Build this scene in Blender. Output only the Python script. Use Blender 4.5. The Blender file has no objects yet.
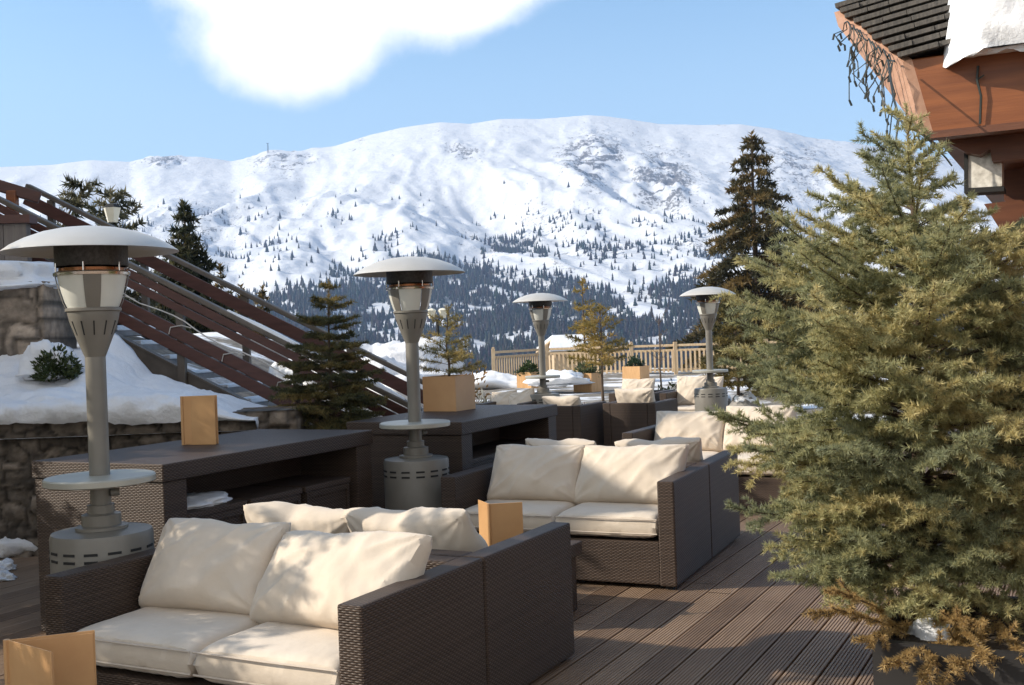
import bpy, bmesh, math, random
import numpy as np
from mathutils import Vector, Matrix, noise
random.seed(7); rng = np.random.default_rng(7)
R = math.radians
sc = bpy.context.scene
COL = sc.collection
F = 1114.0; EYE = 1.635
PITCH, ROLL = -0.386, -2.06
A0 = 27.4                                  # the terrace axis, degrees right of the view
AX = Vector((math.sin(R(A0)), math.cos(R(A0)), 0)); BX = Vector((-math.cos(R(A0)), math.sin(R(A0)), 0))

# ------------------------------------------------------------------ camera
cam = bpy.data.cameras.new('camera'); camo = bpy.data.objects.new('camera', cam); COL.objects.link(camo)
cam.sensor_width = 36; cam.lens = F / 1024 * 36; cam.clip_end = 30000; cam.clip_start = .05
CM = Matrix.Rotation(R(90 + PITCH), 4, 'X') @ Matrix.Rotation(R(ROLL), 4, 'Z')
camo.matrix_world = Matrix.Translation((0, 0, EYE)) @ CM
sc.camera = camo

def ray(px, py): return (CM.to_3x3() @ Vector(((px - 512) / F, -(py - 342.5) / F, -1)))
def at(px, py, Y):                          # world point of a measured pixel at depth Y
    d = ray(px, py); return Vector((0, 0, EYE)) + d * (Y / d.y)
def onz(px, py, z):                         # ... at height z
    d = ray(px, py); return Vector((0, 0, EYE)) + d * ((z - EYE) / d.z)
def onplane(px, py, p, n):
    d = ray(px, py); o = Vector((0, 0, EYE)); return o + d * ((p - o).dot(n) / d.dot(n))

# ------------------------------------------------------------------ world, sun
SUN_AZ, SUN_EL = -94.0, 31.0               # azimuth from +Y, negative = left
w = bpy.data.worlds.new('World'); sc.world = w; w.use_nodes = True
nt = w.node_tree; N = nt.nodes; Lk = nt.links
for n in list(N): N.remove(n)
def nd(tree, t, **kw):
    n = tree.nodes.new(t)
    for k, v in kw.items(): setattr(n, k, v)
    return n
sky = nd(nt, 'ShaderNodeTexSky', sky_type='NISHITA', sun_disc=False, sun_elevation=R(SUN_EL), sun_rotation=R(SUN_AZ), altitude=1500, air_density=1.0, dust_density=3.0, ozone_density=1.2)
bg = nd(nt, 'ShaderNodeBackground'); bg.inputs[1].default_value = .145
bg_fill = nd(nt, 'ShaderNodeBackground'); bg_fill.inputs[0].default_value = (1, .91, .78, 1); bg_fill.inputs[1].default_value = .72  # warm glow added to the unseen sky behind the camera as fill
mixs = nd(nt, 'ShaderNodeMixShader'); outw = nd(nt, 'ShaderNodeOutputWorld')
tn = nd(nt, 'ShaderNodeMix', data_type='RGBA', blend_type='MULTIPLY'); tn.inputs[0].default_value = 1; tn.inputs[7].default_value = (.90, 1.06, 1.03, 1)
Lk.new(sky.outputs[0], tn.inputs[6]); 
tch = nd(nt, 'ShaderNodeTexCoord'); sph = nd(nt, 'ShaderNodeSeparateXYZ'); Lk.new(tch.outputs['Generated'], sph.inputs[0])
mh = nd(nt, 'ShaderNodeMapRange', interpolation_type='SMOOTHSTEP'); mh.inputs[1].default_value = .34; mh.inputs[2].default_value = .03; mh.inputs[3].default_value = 0; mh.inputs[4].default_value = .78; Lk.new(sph.outputs[2], mh.inputs[0])
mxh = nd(nt, 'ShaderNodeMix', data_type='RGBA'); Lk.new(mh.outputs[0], mxh.inputs[0]); Lk.new(tn.outputs[2], mxh.inputs[6]); mxh.inputs[7].default_value = (3.3, 4.3, 5.2, 1); Lk.new(mxh.outputs[2], bg.inputs[0]); Lk.new(bg.outputs[0], mixs.inputs[1]); Lk.new(bg_fill.outputs[0], mixs.inputs[2]); Lk.new(mixs.outputs[0], outw.inputs[0])
def M(tree, op, a, b=None, c=None, clamp=False):
    n = nd(tree, 'ShaderNodeMath', operation=op); n.use_clamp = clamp
    for i, x in enumerate((a, b, c)):
        if x is None: continue
        if isinstance(x, (int, float)): n.inputs[i].default_value = x
        else: tree.links.new(x, n.inputs[i])
    return n.outputs[0]
tc = nd(nt, 'ShaderNodeTexCoord'); sp = nd(nt, 'ShaderNodeSeparateXYZ'); Lk.new(tc.outputs['Generated'], sp.inputs[0])
nz = nd(nt, 'ShaderNodeTexNoise'); nz.inputs['Scale'].default_value = 8; nz.inputs['Detail'].default_value = 9; nz.inputs['Roughness'].default_value = .62
Lk.new(tc.outputs['Generated'], nz.inputs['Vector'])
az = M(nt, 'ARCTAN2', sp.outputs[0], sp.outputs[1]); el = M(nt, 'ARCSINE', sp.outputs[2])
def ell(px, py, rx, ry, tilt):
    d = ray(px, py).normalized(); a0 = math.atan2(d.x, d.y); e0 = math.asin(d.z)
    da = M(nt, 'SUBTRACT', az, a0); de = M(nt, 'SUBTRACT', el, e0)
    c, s = math.cos(R(tilt)), math.sin(R(tilt))
    xx = M(nt, 'ADD', M(nt, 'MULTIPLY', da, c * F / rx), M(nt, 'MULTIPLY', de, s * F / rx))
    yy = M(nt, 'ADD', M(nt, 'MULTIPLY', da, -s * F / ry), M(nt, 'MULTIPLY', de, c * F / ry))
    return M(nt, 'SUBTRACT', 1.0, M(nt, 'SQRT', M(nt, 'ADD', M(nt, 'MULTIPLY', xx, xx), M(nt, 'MULTIPLY', yy, yy))))
f1 = ell(305, 24, 108, 76, 8); f2 = ell(440, -48, 260, 86, 14); f3 = ell(300, -60, 190, 105, -12)
fm = M(nt, 'SMOOTH_MAX', M(nt, 'SMOOTH_MAX', f1, f2, .2), f3, .2)
fm = M(nt, 'ADD', fm, M(nt, 'MULTIPLY', M(nt, 'SUBTRACT', nz.outputs[0], .5), .75))
mr = nd(nt, 'ShaderNodeMapRange', interpolation_type='SMOOTHSTEP'); mr.inputs[1].default_value = -.04; mr.inputs[2].default_value = .30
Lk.new(fm, mr.inputs[0])
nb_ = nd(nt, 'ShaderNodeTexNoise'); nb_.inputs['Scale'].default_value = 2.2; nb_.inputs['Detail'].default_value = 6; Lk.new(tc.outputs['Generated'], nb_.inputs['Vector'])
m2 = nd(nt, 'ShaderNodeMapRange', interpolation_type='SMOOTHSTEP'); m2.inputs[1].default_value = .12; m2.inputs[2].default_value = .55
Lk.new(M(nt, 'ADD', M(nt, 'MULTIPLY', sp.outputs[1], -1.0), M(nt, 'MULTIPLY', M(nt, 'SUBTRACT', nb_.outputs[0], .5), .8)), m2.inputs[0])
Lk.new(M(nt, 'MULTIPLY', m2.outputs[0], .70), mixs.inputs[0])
bgw = nd(nt, 'ShaderNodeBackground'); bgw.inputs[0].default_value = (1, .985, .965, 1); bgw.inputs[1].default_value = 1.0
mxc = nd(nt, 'ShaderNodeMixShader'); Lk.new(mr.outputs[0], mxc.inputs[0]); Lk.new(mixs.outputs[0], mxc.inputs[1]); Lk.new(bgw.outputs[0], mxc.inputs[2]); Lk.new(mxc.outputs[0], outw.inputs[0])

sl = bpy.data.lights.new('sun', 'SUN'); sl.energy = 4.3; sl.angle = R(.53); sl.color = (1, .90, .76)
so = bpy.data.objects.new('sun', sl); COL.objects.link(so)
sd = Vector((math.sin(R(SUN_AZ)) * math.cos(R(SUN_EL)), math.cos(R(SUN_AZ)) * math.cos(R(SUN_EL)), math.sin(R(SUN_EL))))
so.rotation_euler = sd.to_track_quat('Z', 'Y').to_euler(); so.location = (-20, 10, 15)
vs = sc.view_settings; vs.view_transform = 'Standard'; vs.look = 'None'; vs.exposure = .74; vs.gamma = 1
sc.cycles.use_denoising = True
sc.cycles.max_bounces = 8; sc.cycles.volume_bounces = 0

# ------------------------------------------------------------------ materials
def newmat(name):
    m = bpy.data.materials.new(name); m.use_nodes = True
    t = m.node_tree; b = t.nodes['Principled BSDF']; return m, t, b
def rampc(t, fac, c1, c2, lo=.3, hi=.7):
    r = t.nodes.new('ShaderNodeValToRGB'); r.color_ramp.elements[0].position = lo; r.color_ramp.elements[1].position = hi
    r.color_ramp.elements[0].color = (*c1, 1); r.color_ramp.elements[1].color = (*c2, 1); t.links.new(fac, r.inputs[0]); return r.outputs[0]
def tex(t, kind, scale, coord='Object', stretch=None, detail=5, rough=.55):
    c = t.nodes.new('ShaderNodeTexCoord'); src = c.outputs[coord]
    if stretch:
        mp = t.nodes.new('ShaderNodeMapping'); mp.inputs['Scale'].default_value = stretch; t.links.new(src, mp.inputs[0]); src = mp.outputs[0]
    n = t.nodes.new('ShaderNodeTex' + kind); n.inputs['Scale'].default_value = scale
    if kind == 'Noise': n.inputs['Detail'].default_value = detail; n.inputs['Roughness'].default_value = rough
    t.links.new(src, n.inputs['Vector']); return n
def bump(t, b, h, strength, dist):
    n = t.nodes.new('ShaderNodeBump'); n.inputs['Strength'].default_value = strength; n.inputs['Distance'].default_value = dist
    t.links.new(h, n.inputs['Height'])
    if b.inputs['Normal'].links: t.links.new(b.inputs['Normal'].links[0].from_socket, n.inputs['Normal'])
    t.links.new(n.outputs[0], b.inputs['Normal'])
def pm(name, c1, c2=None, scale=6, rough=.6, metal=0, bs=0, bscale=None, bd=.01, stretch=None, coord='Object', lo=.3, hi=.7, trans=0):
    m, t, b = newmat(name)
    c2 = c2 or tuple(min(1, x * 1.25) for x in c1)
    n = tex(t, 'Noise', scale, coord, stretch)
    t.links.new(rampc(t, n.outputs[0], c1, c2, lo, hi), b.inputs['Base Color'])
    b.inputs['Roughness'].default_value = rough; b.inputs['Metallic'].default_value = metal
    if bs:
        n2 = tex(t, 'Noise', bscale or scale * 4, coord, stretch); bump(t, b, n2.outputs[0], bs, bd)
    return m
def rattan():
    m, t, b = newmat('rattan_weave')
    c = t.nodes.new('ShaderNodeTexCoord'); sp_ = t.nodes.new('ShaderNodeSeparateXYZ'); t.links.new(c.outputs['UV'], sp_.inputs[0])
    rr, ww = .0092, .032
    k = M(t, 'FLOOR', M(t, 'DIVIDE', sp_.outputs[1], rr))
    sv = M(t, 'ABSOLUTE', M(t, 'SINE', M(t, 'MULTIPLY', sp_.outputs[1], math.pi / rr)))
    su = M(t, 'SINE', M(t, 'ADD', M(t, 'MULTIPLY', sp_.outputs[0], 2 * math.pi / ww), M(t, 'MULTIPLY', k, math.pi)))
    h = M(t, 'MULTIPLY', sv, M(t, 'ADD', M(t, 'MULTIPLY', su, .36), .64))
    wn = t.nodes.new('ShaderNodeTexWhiteNoise'); wn.noise_dimensions = '1D'; t.links.new(k, wn.inputs['W'])
    n = tex(t, 'Noise', 2.2, detail=6); n2 = tex(t, 'Noise', 60, detail=2)
    f = M(t, 'ADD', M(t, 'MULTIPLY', h, .62), M(t, 'ADD', M(t, 'MULTIPLY', wn.outputs[0], .16), M(t, 'ADD', M(t, 'MULTIPLY', n.outputs[0], .28), M(t, 'MULTIPLY', n2.outputs[0], .16))))
    t.links.new(rampc(t, f, (.017, .012, .010), (.122, .085, .064), .15, 1.0), b.inputs['Base Color'])
    b.inputs['Roughness'].default_value = .45; b.inputs['Specular IOR Level'].default_value = .2
    bump(t, b, h, .8, .004); return m
def deckmat():
    m, t, b = newmat('deck_wood')
    c = t.nodes.new('ShaderNodeTexCoord'); s = t.nodes.new('ShaderNodeSeparateXYZ'); t.links.new(c.outputs['Object'], s.inputs[0])
    wn = t.nodes.new('ShaderNodeTexWhiteNoise'); wn.noise_dimensions = '1D'; t.links.new(M(t, 'FLOOR', M(t, 'DIVIDE', s.outputs[0], .165)), wn.inputs['W'])
    n = tex(t, 'Noise', 5, stretch=(9, .6, 1)); n2 = tex(t, 'Noise', 1.3)
    f = M(t, 'ADD', M(t, 'MULTIPLY', wn.outputs[0], .28), M(t, 'ADD', M(t, 'MULTIPLY', n.outputs[0], .4), M(t, 'MULTIPLY', n2.outputs[0], .4)))
    t.links.new(rampc(t, f, (.10, .060, .038), (.38, .27, .185), .2, .85), b.inputs['Base Color'])
    b.inputs['Roughness'].default_value = .6; b.inputs['Specular IOR Level'].default_value = .2
    bump(t, b, tex(t, 'Noise', 30, stretch=(4, .5, 1)).outputs[0], .3, .004); return m
def fabric(name, c1, c2):
    m, t, b = newmat(name)
    n = tex(t, 'Noise', 5); t.links.new(rampc(t, n.outputs[0], c1, c2), b.inputs['Base Color'])
    b.inputs['Roughness'].default_value = .9; b.inputs['Sheen Weight'].default_value = .2
    bump(t, b, tex(t, 'Noise', 9, detail=4, rough=.6).outputs[0], .28, .02); bump(t, b, tex(t, 'Noise', 420, detail=1).outputs[0], .12, .002); return m
def snowmat(name='snow', c=(.80, .82, .86), bs=.5, bscale=7):
    m, t, b = newmat(name)
    n = tex(t, 'Noise', 3); t.links.new(rampc(t, n.outputs[0], tuple(x * .93 for x in c), c), b.inputs['Base Color'])
    b.inputs['Roughness'].default_value = .75; b.inputs['Subsurface Weight'].default_value = .0
    bump(t, b, tex(t, 'Noise', bscale, detail=8, rough=.65).outputs[0], bs, .05); return m
def needlemat(name, tr=.35):
    m, t, b = newmat(name)
    a = t.nodes.new('ShaderNodeAttribute'); a.attribute_name = 'tint'
    t.links.new(a.outputs['Color'], b.inputs['Base Color']); b.inputs['Roughness'].default_value = .5; b.inputs['Specular IOR Level'].default_value = .3
    tl = t.nodes.new('ShaderNodeBsdfTranslucent'); t.links.new(a.outputs['Color'], tl.inputs[0])
    mx = t.nodes.new('ShaderNodeMixShader'); mx.inputs[0].default_value = tr
    o = t.nodes['Material Output']; t.links.new(b.outputs[0], mx.inputs[1]); t.links.new(tl.outputs[0], mx.inputs[2]); t.links.new(mx.outputs[0], o.inputs[0]); return m
MT = dict(
    rattan=rattan(), deck=deckmat(), cream=fabric('cream_canvas', (.57, .485, .39), (.65, .56, .46)), seatf=fabric('seat_canvas', (.58, .495, .40), (.66, .57, .47)),
    snow=snowmat(), roofsnow=snowmat('roof_snow', (.82, .83, .86), .35, 16), bank=snowmat('bank_snow', (.78, .79, .82), .8, 5),
    steel=pm('grey_coated_steel', (.165, .153, .132), (.205, .192, .168), 5, .42, .05, .05, 60, .002),
    hood=pm('hood_aluminium', (.56, .53, .48), (.64, .61, .56), 4, .38, .25), disc=pm('disc_aluminium', (.36, .35, .30), (.43, .42, .37), 4, .4, .2),
    steel_dark=pm('mesh_screen', (.035, .033, .032), (.075, .07, .068), 60, .5, .5, .5, 180, .003),
    chrome=pm('chrome', (.6, .58, .55), (.7, .68, .65), 5, .18, 1), copper_reflection=pm('copper_reflection', (.28, .12, .06), (.42, .20, .10), 5, .25, 1),
    panel=pm('frosted_panel', (.62, .63, .58), (.72, .72, .66), 4, .25), slot=pm('slot_black', (.012, .012, .012), (.02, .02, .02), 5, .8),
    menu=pm('tan_leather', (.50, .275, .12), (.58, .34, .155), 5, .45, 0, .15, 90, .002), paper=pm('menu_pages', (.72, .62, .48), (.8, .7, .56), 30, .8),
    lining=pm('menu_lining', (.52, .28, .12), (.60, .34, .15), 5, .6), box=pm('tan_box', (.50, .28, .13), (.58, .34, .165), 4, .5, 0, .1, 40, .002), cedar=pm('cedar', (.46, .25, .10), (.60, .36, .17), 6, .6, 0, .3, 30, .004, (8, 8, .6)),
    redwood=pm('stair_red_board', (.060, .022, .016), (.095, .036, .026), 4, .55, 0, .2, 30, .003, (1, 1, 6)), sgrey=pm('weathered_grey_steel', (.092, .076, .062), (.155, .128, .105), 6, .55, .2, .1, 40, .003),
    step=pm('stone_tread', (.16, .15, .145), (.26, .25, .245), 7, .8, 0, .4, 30, .006),
    orange=pm('varnished_larch', (.15, .043, .012), (.26, .084, .024), 3.2, .45, 0, .25, 22, .004, (.5, .5, 7)), darklarch=pm('dark_larch', (.10, .034, .016), (.17, .06, .026), 3, .5, 0, .25, 22, .004, (1, 1, 7)),
    pale=pm('sunlit_pale_larch', (.46, .25, .16), (.58, .34, .23), 4, .6, 0, .3, 30, .004, (4, 1, 4)), shingle=pm('grey_shingle', (.055, .05, .045), (.13, .115, .10), 9, .75, 0, .5, 50, .006, (8, 8, 1)),  # pale larch: direct sun on the barge board is put into its colour
    bark=pm('bark', (.055, .038, .027), (.13, .09, .06), 12, .9, 0, .7, 40, .01, (1, 1, .3)), wire=pm('dark_cable', (.012, .018, .016), (.02, .028, .025), 5, .5), frost=pm('frosted_cord', (.45, .42, .38), (.6, .57, .53), 20, .6),
    fencew=pm('fence_pine', (.42, .30, .18), (.57, .44, .29), 6, .7, 0, .3, 30, .004, (6, 6, .7)), soil=pm('soil', (.03, .022, .016), (.06, .045, .03), 20, .95, 0, .8, 40, .02),
    planter=pm('black_planter', (.010, .009, .009), (.020, .018, .017), 5, .7, 0, .2, 20, .003), needle=needlemat('needles', .45), leafm=needlemat('leaves', .3),
    lampglass=pm('lantern_glass', (.75, .70, .55), (.85, .8, .66), 5, .2), oldglass=pm('weathered_glass', (.45, .42, .36), (.86, .83, .76), 26, .3), timber=pm('grey_timber', (.12, .10, .09), (.20, .175, .155), 3, .8, 0, .4, 25, .006, (6, 6, .6)),
    rock=pm('rock', (.12, .11, .10), (.30, .28, .26), 5, .9, 0, .8, 14, .03), seam=pm('seam_piping', (.52, .44, .36), (.58, .50, .42), 30, .8))
def stonemat():
    m, t, b = newmat('rubble_stone')
    a = t.nodes.new('ShaderNodeAttribute'); a.attribute_name = 'tint'
    n = tex(t, 'Noise', 9, detail=8); mx = t.nodes.new('ShaderNodeMix'); mx.data_type = 'RGBA'; mx.blend_type = 'MULTIPLY'; mx.inputs[0].default_value = 1
    t.links.new(a.outputs['Color'], mx.inputs[6]); t.links.new(rampc(t, n.outputs[0], (.5, .48, .46), (1.3, 1.25, 1.2)), mx.inputs[7]); t.links.new(mx.outputs[2], b.inputs['Base Color'])
    b.inputs['Roughness'].default_value = .9; bump(t, b, tex(t, 'Noise', 25, detail=8).outputs[0], .7, .02); return m
MT['stone'] = stonemat()

# ------------------------------------------------------------------ mesh helpers
class MB:
    """collects shapes for ONE mesh; uv in metres"""
    def __init__(s): s.v = []; s.f = []; s.uv = []
    def poly(s, pts, uv=None):
        b = len(s.v); s.v += [tuple(p) for p in pts]; s.f.append(tuple(range(b, b + len(pts)))); s.uv.append(uv or [(0, 0)] * len(pts))
    def add(s, verts, faces):
        b = len(s.v); s.v += [tuple(p) for p in verts]
        for f in faces: s.f.append(tuple(i + b for i in f)); s.uv.append([(verts[i][0], verts[i][2]) for i in f])
    def box(s, x0, x1, y0, y1, z0, z1, M4=None):
        P = [Vector((x, y, z)) for z in (z0, z1) for y in (y0, y1) for x in (x0, x1)]
        for idx, (a, b) in (((0, 2, 3, 1), (0, 1)), ((4, 5, 7, 6), (0, 1)), ((0, 1, 5, 4), (0, 2)), ((2, 6, 7, 3), (0, 2)), ((0, 4, 6, 2), (1, 2)), ((1, 3, 7, 5), (1, 2))):
            pts = [P[i] for i in idx]; uv = [(p[a], p[b]) for p in pts]
            s.poly([M4 @ p for p in pts] if M4 else pts, uv)
    def bar(s, p, q, wd, ht, up=(0, 0, 1), ext=0):
        p, q = Vector(p), Vector(q); d = (q - p).normalized(); L = (q - p).length
        x = d.cross(Vector(up)).normalized(); z = x.cross(d)
        m = Matrix.Translation(p) @ Matrix((x, d, z)).transposed().to_4x4()
        s.box(-wd / 2, wd / 2, -ext, L + ext, -ht / 2, ht / 2, m)
    def tube(s, pts, r, n=6, cap=True):
        pts = [Vector(p) for p in pts]; rs = r if isinstance(r, (list, tuple)) else [r] * len(pts)
        rings = []; ref = Vector((.3, .2, 1)) if abs((pts[-1] - pts[0]).normalized().z) < .9 else Vector((1, .1, 0))
        for i, p in enumerate(pts):
            d = (pts[min(i + 1, len(pts) - 1)] - pts[max(i - 1, 0)]).normalized(); x = d.cross(ref).normalized(); y = d.cross(x)
            rings.append([p + (x * math.cos(2 * math.pi * k / n) + y * math.sin(2 * math.pi * k / n)) * rs[i] for k in range(n)])
        vv = [p for rg in rings for p in rg]; ff = []
        for i in range(len(pts) - 1):
            for k in range(n): ff.append((i * n + k, i * n + (k + 1) % n, (i + 1) * n + (k + 1) % n, (i + 1) * n + k))
        if cap: ff.append(tuple(range(n))[::-1]); ff.append(tuple((len(pts) - 1) * n + k for k in range(n)))
        s.add(vv, ff)
    def lathe(s, prof, n=40, a0=0, a1=2 * math.pi, c=(0, 0)):
        full = abs(a1 - a0 - 2 * math.pi) < 1e-6; m = n if full else n + 1; vv = []; ff = []
        for r, z in prof:
            for k in range(m):
                a = a0 + (a1 - a0) * k / n; vv.append((c[0] + r * math.cos(a), c[1] + r * math.sin(a), z))
        for i in range(len(prof) - 1):
            for k in range(n):
                k2 = (k + 1) % m; ff.append((i * m + k, i * m + k2, (i + 1) * m + k2, (i + 1) * m + k))
        s.add(vv, ff)
    def prism(s, pts, d):
        pts = [Vector(p) for p in pts]; d = Vector(d); n = len(pts)
        s.add(pts + [p + d for p in pts], [tuple(range(n))[::-1], tuple(range(n, 2 * n))] + [(i, (i + 1) % n, n + (i + 1) % n, n + i) for i in range(n)])
    def build(s, name, mat, parent=None, smooth=False, bevel=0, loc=None):
        me = bpy.data.meshes.new(name); me.from_pydata(s.v, [], s.f); me.update()
        ul = me.uv_layers.new(name='UVMap'); ul.data.foreach_set('uv', [c for f in s.uv for p in f for c in p])
        bm = bmesh.new(); bm.from_mesh(me); bmesh.ops.remove_doubles(bm, verts=bm.verts, dist=1e-5); bmesh.ops.recalc_face_normals(bm, faces=bm.faces); bm.to_mesh(me); bm.free()
        o = bpy.data.objects.new(name, me); COL.objects.link(o); me.materials.append(mat)
        if smooth:
            me.polygons.foreach_set('use_smooth', [True] * len(me.polygons)); md = o.modifiers.new('split', 'EDGE_SPLIT'); md.split_angle = R(40)
        if bevel: md = o.modifiers.new('bevel', 'BEVEL'); md.width = bevel; md.segments = 2; md.limit_method = 'ANGLE'; md.angle_limit = R(50)
        if parent: o.parent = parent
        if loc: o.location = loc
        return o
def npmesh(name, V, Fc, mat, parent=None, smooth=False, tint=None, uv=None):
    me = bpy.data.meshes.new(name); V = np.asarray(V, np.float32); Fc = np.asarray(Fc, np.int32); k = Fc.shape[1]
    me.vertices.add(len(V)); me.vertices.foreach_set('co', V.ravel()); me.loops.add(Fc.size); me.loops.foreach_set('vertex_index', Fc.ravel())
    me.polygons.add(len(Fc)); me.polygons.foreach_set('loop_start', np.arange(0, Fc.size, k, dtype=np.int32)); me.polygons.foreach_set('loop_total', np.full(len(Fc), k, np.int32))
    me.update(calc_edges=True)
    if smooth: me.polygons.foreach_set('use_smooth', np.ones(len(Fc), bool))
    if tint is not None:
        ca = me.color_attributes.new('tint', 'FLOAT_COLOR', 'POINT'); c = np.ones((len(V), 4), np.float32); c[:, :3] = tint; ca.data.foreach_set('color', c.ravel())
    me.materials.append(mat); o = bpy.data.objects.new(name, me); COL.objects.link(o)
    if parent: o.parent = parent
    return o
def grid_faces(nu, nv, wrap=False):
    i = np.arange(nu - 1)[:, None] * nv + np.arange(nv - 1)[None, :]
    return np.stack([i, i + nv, i + nv + 1, i + 1], -1).reshape(-1, 4)
def tag(o, label=None, cat=None, group=None, kind=None):
    for k, v in (('label', label), ('category', cat), ('group', group), ('kind', kind)):
        if v: o[k] = v
    return o
def thing(name, label, cat, loc=(0, 0, 0), rz=0, group=None):
    o = bpy.data.objects.new(name, None); o.empty_display_size = .1; COL.objects.link(o); o.location = loc; o.rotation_euler = (0, 0, R(rz)); return tag(o, label, cat, group)
def dup(root, loc, rz, label, group=None):
    def cp(o, par):
        c = o.copy(); COL.objects.link(c); c.parent = par
        for ch in [x for x in bpy.data.objects if x.parent == o]: cp(ch, c)
        return c
    r = cp(root, None); r.location = loc; r.rotation_euler = (0, 0, R(rz)); r['label'] = label
    if group: r['group'] = group
    return r
def fb(x, y, z=0, o=4): return noise.fractal(Vector((x, y, z)), 1.0, 2.0, o)
def hsh(ix, iy, s):
    n = (ix.astype(np.int64) * 374761393 + iy.astype(np.int64) * 668265263 + s * 1442695041) & 0xffffffff
    n = ((n ^ (n >> 13)) * 1274126177) & 0xffffffff; n = n ^ (n >> 16); return (n & 0xffffff) / float(0xffffff)
def vn(x, y, s=0):
    ix, iy = np.floor(x), np.floor(y); fx, fy = x - ix, y - iy; fx = fx * fx * (3 - 2 * fx); fy = fy * fy * (3 - 2 * fy)
    a, b, c, d = hsh(ix, iy, s), hsh(ix + 1, iy, s), hsh(ix, iy + 1, s), hsh(ix + 1, iy + 1, s)
    return (a + (b - a) * fx) * (1 - fy) + (c + (d - c) * fx) * fy
def fbm(x, y, s=0, o=5, g=.5, ridged=False):
    t = np.zeros_like(x, dtype=float); am = 1; tot = 0
    for i in range(o):
        v = vn(x * 2 ** i + 17 * i, y * 2 ** i - 9 * i, s + i)
        t += am * ((1 - np.abs(2 * v - 1)) if ridged else v); tot += am; am *= g
    return t / tot
def sst(a, b, x): t = np.clip((x - a) / (b - a), 0, 1); return t * t * (3 - 2 * t)

# ------------------------------------------------------------------ setting: deck, ground, mountain, haze
bw, pitch = .153, .165
dv, df = [], []
prof = []
ng = 9
for i in range(ng):
    x0 = bw * i / ng; s = bw / ng
    prof += [(x0 + s * .18, 0), (x0 + s * .72, 0), (x0 + s * .84, -.0045), (x0 + s * .99, -.0045)]
prof = [(0, -.03), (0, -.002)] + prof[:-2] + [(bw, -.002), (bw, -.03)]
mb = MB()
k0, k1 = -52, 58
for k in range(k0, k1):
    cuts = [-7]; 
    rr = random.Random(k)
    y = -7 + rr.uniform(1, 3.5)
    while y < 19: cuts.append(y); y += rr.choice((3.6, 3.6, 4.2))
    cuts.append(19)
    for y0, y1 in zip(cuts[:-1], cuts[1:]):
        zz = rr.uniform(-.0015, .0015); b = len(mb.v); n = len(prof)
        mb.add([(k * pitch + x, yy, z + zz) for yy in (y0 + .002, y1 - .002) for x, z in prof], [(i, i + 1, n + i + 1, n + i) for i in range(n - 1)])
deck = mb.build('deck', MT['deck']); deck.rotation_euler = (0, 0, R(-A0)); tag(deck, kind='structure')

def groundmat():
    m, t, b = newmat('snowy_ground')
    n = tex(t, 'Noise', .55, detail=7, rough=.6); n2 = tex(t, 'Noise', 6, detail=6)
    g = rampc(t, n2.outputs[0], (.10, .085, .07), (.26, .23, .19))
    f = rampc(t, n.outputs[0], (0, 0, 0), (1, 1, 1), .49, .58)
    mx = t.nodes.new('ShaderNodeMix'); mx.data_type = 'RGBA'; t.links.new(f, mx.inputs[0]); t.links.new(g, mx.inputs[6]); mx.inputs[7].default_value = (.80, .82, .86, 1)
    t.links.new(mx.outputs[2], b.inputs['Base Color']); b.inputs['Roughness'].default_value = .85; bump(t, b, tex(t, 'Noise', 4, detail=8, rough=.65).outputs[0], .8, .08); return m
xs = np.concatenate([np.linspace(-900, -60, 25), np.linspace(-56, 56, 113), np.linspace(60, 900, 25)])
ys = np.concatenate([np.linspace(-300, -20, 8), np.linspace(-16, 60, 90), np.linspace(63, 120, 20), np.linspace(130, 960, 40)])
X, Y = np.meshgrid(xs, ys, indexing='ij')
def groundz(X, Y):
    z = -.06 + 0 * X
    z = z + .35 * (fbm(X / 3, Y / 3, 4) - .45) * sst(20, 26, Y)
    z = z - np.maximum(0, Y - 46) * .30 * sst(46, 60, Y) * 1.0
    z = np.maximum(z, -60 + 6 * fbm(X / 60, Y / 60, 2))
    z = z + 1.9 * sst(-1.2, -9, X) * sst(12.2, 15, Y) * sst(60, 30, Y) * (.8 + .5 * fbm(X / 2.5, Y / 2.5, 9))
    return z
Zg = groundz(X, Y)
g = npmesh('ground', np.stack([X, Y, Zg], -1).reshape(-1, 3), grid_faces(len(xs), len(ys)), groundmat(), smooth=True); tag(g, kind='structure')

# the skyline as seen: pixel pairs -> elevation, built at its real distance
SK = [(-420, 190), (-200, 172), (0, 167), (50, 165), (90, 160), (130, 162), (160, 155), (200, 157), (232, 161), (250, 156), (268, 150), (300, 150), (335, 146), (370, 135), (400, 128), (440, 122), (470, 124), (500, 119), (540, 119), (590, 115), (620, 118), (660, 124), (700, 125), (740, 124), (780, 130), (810, 138), (850, 142), (870, 146), (900, 150), (960, 160), (1024, 175), (1250, 205), (1500, 190)]
skq, ske = [], []
for px, py in SK:
    d = ray(px, py); skq.append(d.x / d.y); ske.append(d.z / d.y)
ZR = 4200.0; Z0 = 900.0; E0 = -.062
nq, nz_ = 620, 400
Q = np.linspace(-.95, .95, nq); T = np.concatenate([np.linspace(0, 1, nz_ - 30), 1 + np.linspace(.01, .35, 30)])
CRAGS = ((600, 160, 36, 26, 1), (668, 182, 32, 30, 1), (470, 152, 22, 15, .6), (800, 165, 50, 26, .6), (290, 158, 35, 10, .8), (172, 160, 22, 7, .8), (205, 225, 70, 26, .35))
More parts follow.
